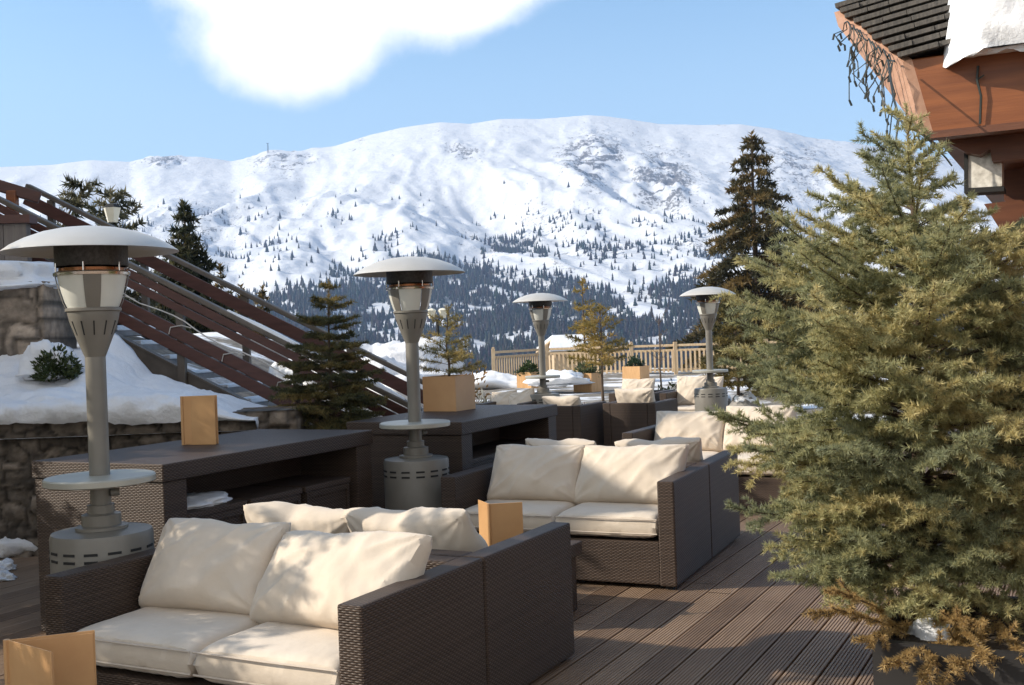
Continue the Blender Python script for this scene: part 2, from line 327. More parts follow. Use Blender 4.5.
def mheight(q, t):
    Zd = Z0 + (ZR - Z0) * t
    rid = np.interp(q, skq, ske); x = q * Zd
    tt = np.minimum(t, 1)
    e = E0 + (rid - E0) * (tt ** .92)
    h = e * Zd
    amp = np.clip(tt * 1.6, 0, 1) * np.clip((1 - tt) * 3.2, 0, 1)
    spur = fbm(x / 520 + .35 * Zd / 520, Zd / 1500, 11, 5, .55, True)
    h = h + amp * (spur - .62) * 150
    fine = fbm(x / 130, Zd / 190, 23, 6, .55, True)
    h = h + np.clip(tt * 3, 0, 1) * (.35 + .65 * amp) * (fine - .6) * 28 * np.clip((1.02 - tt) * 12, .25, 1)
    gul = fbm(x / 210 + .8 * vn(x / 400, Zd / 400, 5), Zd / 1100, 51, 4, .5, True); h = h + amp * (gul - .6) * 62
    pxa = 512 + q * F; pya = 335 - e * F - .036 * (pxa - 512); cr = 0 * h
    for cx, cy, rx, ry, st in CRAGS: cr = np.maximum(cr, st * np.exp(-(((pxa - cx) / rx) ** 2 + ((pya - cy) / ry) ** 2) * .9))
    h = h + cr * (fbm(x / 48, Zd / 75, 61, 5, .6, True) - .55) * 46
    h = np.where(t > 1, h - (t - 1) * 2600, h)
    return h, Zd, x
QQ, TT = np.meshgrid(Q, T, indexing='ij')
H, ZD, XM = mheight(QQ, TT)
Vm = np.stack([XM, ZD, H + EYE], -1)
# where bare rock and brush show through the snow (steep or wind-blown ground)
gx = np.gradient(H, axis=0) / np.maximum(1e-3, np.gradient(XM, axis=0)); gz = np.gradient(H, axis=1) / np.gradient(ZD, axis=1)
steep = np.sqrt(gx ** 2 + gz ** 2)
rn = fbm(XM / 60, ZD / 45, 31, 6, .62); rb = fbm(XM / 420, ZD / 420, 37, 4)
pxm = 512 + QQ * F; pym = 335 - H / ZD * F - .036 * (pxm - 512)
rock = .42 * sst(.48, .66, rn * .55 + rb * .42 + .10 * np.clip(steep - .35, 0, 1.4))
rock *= .8 * sst(.2, .35, TT)
for cx, cy, rx, ry, st in ((600, 160, 36, 26, 1), (668, 182, 32, 30, 1), (470, 152, 22, 15, .6), (800, 165, 50, 26, .6), (290, 160, 35, 10, .8), (172, 160, 22, 7, .8), (640, 175, 90, 40, .35), (205, 225, 70, 26, .5), (690, 240, 50, 40, .4)):
    k = np.exp(-(((pxm - cx) / rx) ** 2 + ((pym - cy) / ry) ** 2) * .9); rock = np.maximum(rock, st * k * sst(.40, .60, rn + .06))
piste = np.exp(-(((pxm - (345 - (pym - 240) * .9)) / 45) ** 2 + ((pym - 245) / 55) ** 2)) 
rock *= 1 - .9 * np.clip(piste * 1.3, 0, 1)
def woodp(q, t, h, zd, xm):
    px = 512 + q * F; py = 335 - h / zd * F - .036 * (px - 512)
    yb = np.interp(px, [-300, 0, 120, 240, 270, 320, 380, 430, 500, 560, 600, 650, 700, 740, 1100], [300, 300, 305, 300, 284, 262, 244, 244, 246, 256, 274, 300, 280, 280, 280])
    nn = fbm(xm / 160, zd / 160, 41, 4); clus = fbm(xm / 60, zd / 60, 43, 3)
    dense = sst(-6, 26, py - yb + (nn - .5) * 70)
    sparse = sst(-75, -5, py - yb) * sst(.42, .62, nn) * .34 * (px > 330) + .07 * sst(195, 235, py) * sst(.45, .6, nn)
    sparse = sparse + .16 * np.exp(-(((px - 655) / 60) ** 2 + ((py - 245) / 32) ** 2)) * sst(.4, .55, clus) + .12 * np.exp(-(((px - 190) / 70) ** 2 + ((py - 225) / 22) ** 2)) * sst(.42, .55, clus)
    gap = np.exp(-((py - (248 + (px - 560) * .72)) / 13) ** 2) * (px > 545) * (px < 665) + np.exp(-(((px - (345 - (py - 240) * .9)) / 48) ** 2)) * (py < 285)
    k = (1 - .93 * np.clip(gap, 0, 1)) * np.clip(.16 + 1.25 * sst(.36, .58, clus), 0, 1)
    return dense * k, np.maximum(dense, sparse) * k
def mountmat():
    m, t, b = newmat('mountain_snow')
    a = t.nodes.new('ShaderNodeAttribute'); a.attribute_name = 'tint'; s = t.nodes.new('ShaderNodeSeparateColor'); t.links.new(a.outputs['Color'], s.inputs[0])
    n = tex(t, 'Noise', .10, stretch=(1, .6, .5), detail=10, rough=.78); f = M(t, 'ADD', M(t, 'MULTIPLY', s.outputs[0], .80), M(t, 'MULTIPLY', M(t, 'SUBTRACT', n.outputs[0], .5), 2.6))
    ff = rampc(t, f, (0, 0, 0), (1, 1, 1), .33, .52); n3 = tex(t, 'Noise', .05, detail=6); fw = M(t, 'MULTIPLY', s.outputs[1], M(t, 'MULTIPLY', n3.outputs[0], 1.5), clamp=True)
    mw = t.nodes.new('ShaderNodeMix'); mw.data_type = 'RGBA'; t.links.new(fw, mw.inputs[0]); mw.inputs[6].default_value = (.68, .70, .74, 1); mw.inputs[7].default_value = (.07, .075, .08, 1)
    mx = t.nodes.new('ShaderNodeMix'); mx.data_type = 'RGBA'; t.links.new(ff, mx.inputs[0]); t.links.new(mw.outputs[2], mx.inputs[6]); mx.inputs[7].default_value = (.14, .13, .13, 1)
    t.links.new(mx.outputs[2], b.inputs['Base Color']); b.inputs['Roughness'].default_value = .8; bump(t, b, tex(t, 'Noise', .03, detail=9, rough=.65).outputs[0], .4, 14); return m
mo = npmesh('mountain', Vm.reshape(-1, 3), grid_faces(nq, len(T)), mountmat(), smooth=True, tint=np.stack([rock, woodp(QQ, TT, H, ZD, XM)[0], 0 * rock], -1).reshape(-1, 3)); tag(mo, kind='structure')

# the wood on the slope: one mass of conifers nobody could count
n = 260000
q = rng.uniform(-.8, .8, n); t = rng.uniform(.02, .80, n) ** 1.0
h, zd, xm = mheight(q, t); dn, pr = woodp(q, t, h, zd, xm); pr = np.clip(pr * .58, 0, 1)
keep = rng.uniform(0, 1, n) < pr
q, t, h, zd, xm = q[keep], t[keep], h[keep], zd[keep], xm[keep]; n = len(q)
ht = rng.uniform(7, 19, n) * (.75 + .5 * rng.uniform(0, 1, n)); rad = ht * rng.uniform(.17, .30, n)
V = []; Fc = []; ns = 6; tiers = ((0.05, .62, 1.0), (.34, .84, .72), (.62, 1.0, .46))
ang = np.arange(ns) / ns * 2 * math.pi; base = 0; tint = []
tc_ = np.stack([rng.uniform(.014, .05, n), rng.uniform(.018, .044, n), rng.uniform(.014, .030, n)], -1)
for lo, hi, rr in tiers:
    jit = rng.uniform(.7, 1.2, (n, ns)); a = ang[None] + rng.uniform(0, 6, (n, 1))
    ring = np.stack([xm[:, None] + np.cos(a) * rad[:, None] * rr * jit, zd[:, None] + np.sin(a) * rad[:, None] * rr * jit, (h + EYE + ht * lo)[:, None] - jit * ht[:, None] * .04 + 0 * a], -1)
    tip = np.stack([xm, zd, h + EYE + ht * hi], -1)[:, None]
    vv = np.concatenate([ring, tip], 1).reshape(-1, 3); k = np.arange(n)[:, None] * (ns + 1) + base
    f = np.stack([np.stack([k[:, 0] + i, k[:, 0] + (i + 1) % ns, k[:, 0] + ns], -1) for i in range(ns)], 1).reshape(-1, 3)
    V.append(vv); Fc.append(f); base += len(vv); tint.append(np.repeat(tc_, ns + 1, 0))
fo = npmesh('mountain_wood', np.concatenate(V), np.concatenate(Fc), MT['needle'], tint=np.concatenate(tint))
tag(fo, 'dark conifer wood covering the lower slopes of the snowy mountain', 'wood', kind='stuff')

mb = MB(); mb.box(-4800, 4800, -320, 5900, -420, 1150)
hz = mb.build('haze', None or bpy.data.materials.new('haze')); hm = hz.data.materials[0]; hm.use_nodes = True; ht_ = hm.node_tree
for x in list(ht_.nodes): ht_.nodes.remove(x)
pv = nd(ht_, 'ShaderNodeVolumePrincipled'); pv.inputs['Density'].default_value = .00013; pv.inputs['Color'].default_value = (.42, .62, 1, 1); pv.inputs['Anisotropy'].default_value = .1
oo = nd(ht_, 'ShaderNodeOutputMaterial'); ht_.links.new(pv.outputs[0], oo.inputs['Volume']); tag(hz, kind='stuff')

# ------------------------------------------------------------------ sofas and cushions
SW, SD, SH, AT = 1.64, .90, .685, .11
def cushion_mesh(name, wd, dp, th, seed):            # flat seat cushion, x by y, with soft rounded rim
    bm = bmesh.new(); nu, nv = 40, 30; V = []
    for side in (1, -1):
        for i in range(nu + 1):
            for j in range(nv + 1):
                u = i / nu * 2 - 1; v = j / nv * 2 - 1
                u = math.copysign(abs(u) ** .7, u); v = math.copysign(abs(v) ** .7, v)
                e = max(abs(u), abs(v)); puff = (1 - u ** 6) * (1 - v ** 6)
                x, y = u * wd / 2, v * dp / 2; m = (max(0, 1 - abs(u) ** 14) * max(0, 1 - abs(v) ** 14)) ** .35
                z = side * (th / 2) * (.78 * m + .22 * puff ** .6)
                edge = math.exp(-((1 - v) / .10)) * (1 - e ** 30); 
                z += side * .004 * fb(x * 7 + seed, y * 7, side) * m
                z += side * .0035 * edge * math.sin(x * 95 + 3 * noise.noise(Vector((x * 9, seed, 0)))) * m
                V.append((x, y, z + th / 2))
    f = []
    K = (nu + 1) * (nv + 1)
    for s in (0, 1):
        for i in range(nu):
            for j in range(nv):
                a = s * K + i * (nv + 1) + j; q4 = (a, a + nv + 1, a + nv + 2, a + 1); f.append(q4 if s == 0 else q4[::-1])
    mb = MB(); mb.add(V, f); return mb
def pillow_mb(wd, ht, th, seed, chop=.0):
    nu, nv = 56, 48; V = []; f = []; rs = random.Random(seed)
    dx0 = rs.uniform(-.25, .25); chop = chop or rs.uniform(.004, .016)
    for side in (1, -1):
        for i in range(nu + 1):
            for j in range(nv + 1):
                u = i / nu * 2 - 1; v = j / nv * 2 - 1
                u = math.copysign(abs(u) ** .8, u); v = math.copysign(abs(v) ** .8, v)
                x = wd / 2 * u * (1 - .055 * (1 - v * v)); z = ht / 2 * v * (1 - .05 * (1 - u * u))
                ch = math.exp(-((u - dx0) / .20) ** 2) * max(0, v) ** 3 * chop; z -= ch
                pc = 1 - .02 * (u * u * v * v) ** 3; x *= pc; z *= pc
                m = max(0, (1 - u ** 2) * (1 - v ** 2)) ** .34
                sag = 1 - .22 * v
                y = side * th / 2 * m * sag
                # folds: radiating from the corners, gathered along the seam, a few soft dents
                wr = 0
                for cx in (-1, 1):
                    for cz in (-1, 1):
                        dx, dz = (u - cx) * wd / 2, (v - cz) * ht / 2; rr = math.hypot(dx, dz)
                        wr += math.exp(-rr / .13) * math.sin(math.atan2(dz, dx) * 13 + seed + cx * 2 + cz + side)
                wr *= .010
                ed = math.exp(-(1 - abs(v)) / .16); wr += ed * .012 * (noise.noise(Vector((x * 22 + seed, v * 2, side * 5))))
                wr += .016 * fb(x * 4.2 + seed, z * 4.2, side * 3 + seed, 3) 
                rg = 1 - abs(noise.noise(Vector((x * 6 + z * 5 + seed * 3, z * 2.5 - x * 2, seed)))) * 2
                wr += .010 * max(0, rg) ** 4
                y += side * wr * min(1, m * 1.6)
                y += .018 * noise.noise(Vector((u * 1.1 + seed, v * 1.1, 7))) 
                z += .012 * noise.noise(Vector((u * 1.3, seed, 3))) * max(0, v)
                V.append((x, y, z + ht / 2))
    K = (nu + 1) * (nv + 1)
    for s in (0, 1):
        for i in range(nu):
            for j in range(nv):
                a = s * K + i * (nv + 1) + j; q4 = (a, a + 1, a + nv + 2, a + nv + 1); f.append(q4 if s == 0 else q4[::-1])
    mb = MB(); mb.add(V, f); return mb
def make_seat(name, label, cat, W, nseat, group):
    t = thing(name, label, cat, (0, 0, 0), 0, group)
    a = MB(); a.box(-W / 2 + AT, W / 2 - AT, -SD + AT, -.012, .03, .30); a.build('seat_base', MT['rattan'], t, bevel=.006)
    a = MB(); a.box(-W / 2 + AT + .001, W / 2 - AT - .001, -SD, -SD + AT, .025, SH - .002); a.build('backrest', MT['rattan'], t, bevel=.01)
    for s in (-1, 1):
        a = MB(); x0 = s * (W / 2 - AT); x1 = s * W / 2; a.box(min(x0, x1), max(x0, x1), -SD, 0, .025, SH); a.build('arm', MT['rattan'], t, bevel=.01)
    for s in range(nseat):
        cw = (W - 2 * AT) / nseat; c = cushion_mesh('seat_cushion', cw - .012, SD - AT - .0, .17, s * 3.7)
        o = c.build('seat_cushion', MT['seatf'], t, smooth=True); o.location = (-W / 2 + AT + cw * (s + .5), -(SD - AT) / 2, .305)
        for e in (.045, .135):
            sm = MB(); hw, hd = cw / 2 - .008, (SD - AT) / 2 - .002; sm.tube([(-hw, hd, e), (0, hd + .004, e), (hw, hd, e)], .0045, 6); sm.build('piping', MT['seam'], o, smooth=True)
    for sx in (-1, 1):
        for sy in (-SD + .06, -.06):
            a = MB(); a.box(sx * (W / 2 - .06) - .025, sx * (W / 2 - .06) + .025, sy - .025, sy + .025, 0, .03); a.build('foot', MT['slot'], t)
    return t
GS = 'wicker sofas in rows on the deck'
a = R(A0)
def place_front(c, away): return c
V3 = lambda x, y, z=0: Vector((x, y, z))
FACE, AWAY = 180 - A0, -A0
sofa = make_seat('wicker_sofa', 'nearest dark brown wicker sofa facing the camera, menu standing before it', 'sofa', SW, 2, GS)
SOFAS = {}
def put(root, key, c, rz, label, first=False):
    o = root if first else dup(root, c, rz, label, root.get('group')); o.location = c; o.rotation_euler = (0, 0, R(rz)); SOFAS[key] = (Vector(c), rz); return o
c1 = V3(-1.30, 4.35); put(sofa, 's1', c1, FACE, '', True)
c1b = c1 + AX * (2 * SD + .012); put(sofa, 's1b', c1b, AWAY, 'wicker sofa facing away, set back to back with the nearest sofa')
A2 = 24.0; ax2 = Vector((math.sin(R(A2)), math.cos(R(A2)), 0)); c2 = V3(.225, 7.27)
put(sofa, 's2', c2, 180 - A2, 'second wicker sofa facing the camera, two cream pillows side by side on it')
put(sofa, 's2b', c2 + ax2 * (2 * SD + .012), -A2, 'wicker sofa facing away behind the second sofa, half hidden by the big spruce')
c3 = V3(1.72, 10.02); put(sofa, 's3', c3, FACE, 'third wicker sofa facing the camera, right end behind the big spruce')
SC = {}
GC = 'wicker armchairs at the far end of the deck'
arm = make_seat('wicker_armchair', 'far wicker armchair turned away with its plain dark back between bar end and tree', 'armchair', .74, 1, GC)
pA = onz(655, 403, SH); put(arm, 'aA', pA + Vector((-.37 * .888, .37 * .46, 0)) + AX * SD, AWAY, '', True); SOFAS['aA'][0].z = 0; arm.location.z = 0
def chair(key, p, rz, label): p = Vector(p); p.z = 0; put(arm, key, p, rz, label)
pB = onz(580, 406, SH); chair('aB', pB + Vector((-.37 * .888, .37 * .46, 0)) + AX * SD, AWAY, 'far wicker armchair turned away, just right of the second bar end, pillow along its back')
chair('aC', at(632, 420, 16.9), FACE, 'farther wicker armchair facing the camera behind the one turned away, two stacked pillow tops')
chair('aD', at(684, 420, 16.5), FACE, 'far wicker armchair facing the camera in sunlight beneath the right heater')
chair('aE', at(500, 420, 15.5), FACE + 4, 'far wicker armchair facing the camera seen over the left end of the second bar')
def pillow(key, x, label, wd=.60, ht=.47, th=.19, seed=1, tilt=28, y=-.50, roll=0, yaw=0, z=.455, cat='pillow', chop=0):
    c, rz = SOFAS[key]
    o = pillow_mb(wd, ht, th + .03, seed, chop).build('pillow', MT['cream'], smooth=True)
    m = Matrix.Translation(c) @ Matrix.Rotation(R(rz), 4, 'Z') @ Matrix.Translation((x, y, z)) @ Matrix.Rotation(R(yaw), 4, 'Z') @ Matrix.Rotation(R(tilt), 4, 'X') @ Matrix.Rotation(R(roll), 4, 'Y')
    o.matrix_world = m; return tag(o, label, cat, 'cream pillows on the sofas')
pillow('s1', .36, 'cream pillow on the nearest sofa, the left one of its two, flecked with sun', .69, .44, .25, 1, 31, -.44, 0, 4)
pillow('s1', -.345, 'cream pillow on the nearest sofa, right of the pair, slumped beside the wide arm', .86, .44, .25, 2, 34, -.38, 4, -10)
pillow('s1b', -.42, 'cream pillow peeking low behind the left pillow of the nearest sofa', .66, .42, .24, 3, 33, -.42, 3, 6, chop=.025)
pillow('s1b', .28, 'cream pillow on the turned-away sofa, wrinkled, right beside the tan menu', .74, .44, .24, 4, 33, -.42, -3, -3, chop=.03)
pillow('s2', .33, 'cream pillow on the second sofa, the left one of its two, farthest from the spruce', .70, .44, .24, 5, 30, -.44, 0, 3)
pillow('s2', -.36, 'cream pillow on the second sofa, nearest the woven arm at its right', .80, .45, .24, 6, 31, -.43, 2, -6)
pillow('s2b', -.40, 'top of a cream pillow showing behind the left pillow of the second sofa', .58, .42, .22, 7, 28, -.48, 2, chop=.02)
pillow('s2b', .38, 'top of a cream pillow showing behind the right pillow of the second sofa', .66, .43, .22, 8, 28, -.48, -2, 5, chop=.03)
pillow('s3', .35, 'large upright cream pillow on the third sofa, fully in view', .72, .42, .23, 9, 24, -.50, 0, 2)
pillow('s3', -.32, 'cream pillow on the third sofa partly hidden by spruce branches', .70, .47, .2, 10, 22, -.5, 0, -3)
pillow('aA', 0, 'narrow top of a cream pillow over the back of the turned-away armchair', .56, .46, .18, 11, 26, -.5)
pillow('aB', 0, 'long cream pillow lying along the back of the armchair by the second bar', .56, .40, .18, 12, 30, -.5)
pillow('aC', .12, 'far cream pillow, topmost behind the turned-away armchair', .56, .46, .18, 13, 22, -.5)
pillow('aD', .04, 'far sunlit cream pillow under the right heater, left of its pair', .5, .48, .18, 14, 16, -.5, 0, 5)
pillow('aD', -.2, 'far sunlit cream pillow under the right heater, right of its pair', .44, .46, .18, 15, 16, -.55, 0, -8)
pillow('aE', .17, 'small far cream pillow over the second bar, standing upright', .40, .40, .16, 16, 20, -.5, 4)
pillow('aE', -.17, 'small far cream pillow over the second bar, tilted on one corner', .42, .42, .16, 17, 24, -.45, 14)

# ------------------------------------------------------------------ bar tables, stools, menus, coffee tables
def make_bar(label, loc, rz, L):
    t = thing('bar_table', label, 'bar table', loc, rz, 'woven bar tables by the stairs'); W = 1.02
    a = MB(); a.box(0, W, 0, L, .90, 1.0); a.build('table_top', MT['rattan'], t, bevel=.008)
    for y0 in (.012, L - .192):
        a = MB(); a.box(.012, W - .012, y0, y0 + .18, .0, .898); a.build('end_panel', MT['rattan'], t, bevel=.006)
    a = MB(); a.box(.45, .53, .194, L - .194, .0, .897); a.build('inner_panel', MT['rattan'], t, bevel=.004)
    return t
bnl = onz(31, 461, 1.0); bnl.z = 0; bn2 = onz(346, 422, 1.0); bn2.z = 0
B1, B2 = 26.5, 25.0
bar1 = make_bar('nearer dark woven bar table with a tan menu standing on top', bnl, -B1, 2.05)
bar2 = make_bar('farther dark woven bar table with a small conifer in a tan box on top', bn2, -B2, 1.86)
st = thing('bar_stool', 'x', 'stool', (0, 0, 0), 0, 'woven cube stools tucked under the bars')
a = MB(); a.box(-.22, .22, -.24, .24, .02, .66); a.build('stool_body', MT['rattan'], st, bevel=.006)
a = MB(); a.box(-.235, .235, -.255, .255, .66, .70); a.build('seat_top', MT['rattan'], st, bevel=.008)
for y0, y1, z0, z1 in ((-.24, -.21, .05, .66), (.21, .24, .05, .66), (-.21, .21, .62, .66)):
    a = MB(); a.box(.22, .232, y0, y1, z0, z1); a.build('edge_trim', MT['rattan'], st, bevel=.003)
first = True
for root, rz, nm in ((bar1, B1, 'nearer'), (bar2, B2, 'farther')):
    for k in range(3):
        p = root.location + Matrix.Rotation(R(-rz), 3, 'Z') @ Vector((.76, .46 + (.54 if nm == 'nearer' else .48) * k, 0))
        lb = f"woven cube stool under the {nm} bar table, {('the one beside its near end panel', 'the middle one of three', 'the one beside its far end panel')[k]}"
        if first: st.location = p; st.rotation_euler = (0, 0, R(-rz)); st['label'] = lb; first = False
        else: dup(st, p, -rz, lb)
def snowlump(name, label, cat, loc, rx, ry, rz_, seed, mat='snow', n=26, amp=.35, rot=0, sq=2.0):
    V = []; f = []; m = n * 2
    for i in range(n + 1):
        th = math.pi * i / n
        for k in range(m):
            ph = 2 * math.pi * k / m; d = Vector((math.sin(th) * math.cos(ph), math.sin(th) * math.sin(ph), math.cos(th)))
            s = 1 / (abs(d.x) ** sq + abs(d.y) ** sq + abs(d.z) ** sq) ** (1 / sq)
            r = s * (1 + amp * fb(d.x * 1.6 + seed, d.y * 1.6, d.z * 1.6, 5)); z = d.z * r
            V.append((d.x * r * rx, d.y * r * ry, (z if z > 0 else z * .25) * rz_))
    for i in range(n):
        for k in range(m): f.append((i * m + k, (i + 1) * m + k, (i + 1) * m + (k + 1) % m, i * m + (k + 1) % m))
    mb = MB(); mb.add(V, f); o = mb.build(name, MT[mat], smooth=True); o.modifiers.clear(); o.location = loc; o.rotation_euler = (0, 0, R(rot))
    return tag(o, label, cat)
p = bar1.location + Matrix.Rotation(R(-B1), 3, 'Z') @ Vector((.76, .49, .70)); snowlump('snow_patch', 'thin patch of snow on the stool nearest the near end of the nearer bar', 'snow', p, .2, .22, .05, 3, rot=-B1, sq=3)
def menu(label, loc, rz, open_deg, W=.22, Hh=.31, nm='menu', tilt=0):
    t = thing('menu', label, 'menu', loc, rz, 'tan menus on the tables')
    for s, an in ((0, 0), (1, open_deg)):
        m = Matrix.Rotation(R(an), 4, 'Z')
        a = MB(); a.box(0, W, -.004 if s else 0, 0 if s else .004, 0, Hh, m); a.build('cover', MT['menu'], t, bevel=.0015)
        a = MB(); a.box(.012, W - .006, -.012 if s else .0045, -.0045 if s else .012, .008, Hh - .008, m); a.build('pages', MT['lining'], t)
    a = MB(); a.tube([(-.004, 0, 0), (-.004, 0, Hh)], .011, 8); a.build('spine', MT['menu'], t, smooth=True)
    return t
p = onz(184, 445, 1.001); menu('tan menu standing on the nearer bar table in front of the snow bank', p, -12, 12, .225, .315)
p = at(7, 640, 3.72); CT = .405
menu('tan menu standing half open at the lower left corner before the nearest sofa', (p.x, p.y, CT + .001), -38, 57, .275, p.z - CT)
p = at(489, 504, 6.30); menu('tan menu behind the arm of the nearest sofa, before the second sofa', (p.x, p.y, CT + .001), 6, 105, .19, p.z - CT)
def coffee(label, c, rz):
    t = thing('coffee_table', label, 'coffee table', c, rz, 'low woven coffee tables')
    a = MB(); a.box(-.4, .4, -.3, .3, .33, CT); a.build('table_top', MT['rattan'], t, bevel=.006)
    a = MB(); a.box(-.37, .37, -.27, .27, .0, .328); a.build('table_base', MT['rattan'], t, bevel=.006); return t
coffee('low woven coffee table before the nearest sofa, carrying the half open menu', (-1.62, 3.46, 0), -A0)
coffee('low woven coffee table between the nearest sofas and the second, menu on top', (-.12, 6.50, 0), -A0)

# ------------------------------------------------------------------ patio heaters
def make_heater(label, loc, rz):
    t = thing('patio_heater', label, 'patio heater', loc, rz, 'grey patio heaters with domed hoods')
    s = MT['steel']
    def part(nm, prof, mat=s, n=48, **k):
        a = MB(); a.lathe(prof, n, **k); return a.build(nm, mat, t, smooth=True)
    part('base_plate', [(0, .0), (.245, .0), (.245, .03), (.0, .03)])
    part('tank_housing', [(.0, .03), (.232, .03), (.234, .05), (.234, .755), (.228, .775), (.12, .785), (0, .787)])
    for row in (.70, .665):
        for k in range(14):
            an = k / 14 * 2 * math.pi; m = Matrix.Rotation(an, 4, 'Z') @ Matrix.Translation((.2335, 0, row)); a = MB(); a.box(-.002, .0022, -.03, .03, -.006, .006, m); a.build('vent_slot', MT['slot'], t)
    part('collar', [(0, .786), (.12, .786), (.12, .80), (.09, .805), (.09, .855), (.062, .862), (.062, .90), (0, .90)])
    part('pole', [(.047, .86), (.047, 1.66)])
    part('table_disc', [(.046, 1.0), (.245, 1.0), (.254, 1.006), (.254, 1.03), (.248, 1.037), (.046, 1.04)], MT['disc'])
    part('valve', [(0, .0)] * 1 + [(.018, 0), (.018, .04), (0, .04)], n=12).matrix_local = Matrix.Translation((.045, -.02, .955)) @ Matrix.Rotation(R(90), 4, 'Y')
    part('burner_cup', [(.046, 1.60), (.058, 1.63), (.085, 1.70), (.108, 1.765), (.118, 1.812), (.118, 1.82), (0, 1.82)])
    for k in range(12):
        an = k / 12 * 2 * math.pi; m = Matrix.Rotation(an, 4, 'Z') @ Matrix.Translation((.097, 0, 1.74)) @ Matrix.Rotation(R(20), 4, 'Y'); a = MB(); a.box(-.004, .0035, -.003, .003, -.035, .035, m); a.build('air_slot', MT['slot'], t)
    gl = [(.118, 1.822), (.135, 1.86), (.150, 1.91), (.162, 1.965), (.166, 1.99)]
    for k in range(4):
        a0 = k * math.pi / 2 + R(14); a1 = (k + 1) * math.pi / 2 - R(14)
        part('glass_panel', [(r - .006, z) for r, z in gl], MT['panel'], 10, a0=a0, a1=a1)
        a = MB(); a.lathe(gl, 6, a0 + (a1 - a0), a0 + math.pi / 2); a.build('frame_bar', s, t, smooth=True)
    part('ring_lower', [(.119, 1.815), (.127, 1.82), (.127, 1.832), (.119, 1.836)], MT['steel'])
    part('ring_upper', [(.160, 1.985), (.172, 1.987), (.174, 2.0), (.168, 2.006), (.16, 2.006)], MT['chrome'])
    part('burner_reflection_ring', [(.13, 2.0), (.148, 2.006), (.150, 2.022), (.13, 2.024)], MT['copper_reflection'])  # coloured ring stands for the burner's reflection, nothing glows here
    part('emitter_screen', [(.163, 2.03), (.166, 2.035), (.166, 2.145), (.1, 2.15)], MT['steel_dark'])
    for k in range(6):
        an = k / 6 * 2 * math.pi + .3; a = MB(); a.tube([(.167 * math.cos(an), .167 * math.sin(an), 1.995), (.165 * math.cos(an), .165 * math.sin(an), 2.045)], .004, 6); a.build('screen_post', MT['chrome'], t)
    part('hood', [(0, 2.222), (.06, 2.221), (.14, 2.211), (.22, 2.193), (.30, 2.163), (.36, 2.132), (.398, 2.104), (.402, 2.100), (.396, 2.099), (.34, 2.118), (.2, 2.148), (0, 2.152)], MT['hood'], n=64)
    return t
hx = lambda u, Y: u / F * Y
heater = make_heater('nearest patio heater beside the stone wall with white frosted glass panels', (hx(-417, 5.30), 5.30, 0), 20.5)
dup(heater, (hx(-100, 8.0), 8.0, 0), 50, 'second patio heater standing at the end of the farther bar')
dup(heater, (hx(29.5, 16.0), 16.0, -.0), 28, 'small distant patio heater left of the wooden fence posts and hut roof')
dup(heater, (hx(197, 15.9), 15.9, 0), 52, 'distant patio heater close to the left edge of the big spruce')

# ------------------------------------------------------------------ unseen wing added left of the terrace to shade the bank, the bars and the sofas
t = thing('shade_wing', 'long low chalet wing with a shallow roof beside the stone wall, unseen and added to shade the terrace', 'building', (-8.9, 7.0, 0))
a = MB(); a.box(-4.5, 0, .0, 8.0, -.1, 6.0); a.build('wall', MT['timber'], t)
a = MB(); a.prism([(.55, -.5, 5.94), (-2.3, -.5, 6.82), (-5.1, -.5, 5.94), (-5.1, -.5, 6.06), (-2.3, -.5, 6.96), (.55, -.5, 6.06)], (0, 9.0, 0)); a.build('roof', MT['darklarch'], t)
a = MB(); a.box(-4.0, .3, 3.3, 6.4, 6.1, 7.2); a.build('upper_storey', MT['timber'], t); a = MB(); a.prism([(.7, 2.9, 7.20), (-1.85, 2.9, 8.00), (-4.4, 2.9, 7.20), (-4.4, 2.9, 7.32), (-1.85, 2.9, 8.14), (.7, 2.9, 7.32)], (0, 3.9, 0)); a.build('upper_roof', MT['darklarch'], t)  # upper storey added to carry the shade over the staircase
for y in (1.2, 3.4, 5.6):
    a = MB(); a.box(.003, .05, y, y + 1.1, 1.0, 2.3); w_ = a.build('window', MT['slot'], t); a = MB()
    for y0, y1, z0, z1 in ((y - .08, y, .92, 2.38), (y + 1.1, y + 1.18, .92, 2.38), (y, y + 1.1, .92, 1.0), (y, y + 1.1, 2.3, 2.38)): a.box(.003, .08, y0, y1, z0, z1)
    a.build('window_frame', MT['orange'], w_)
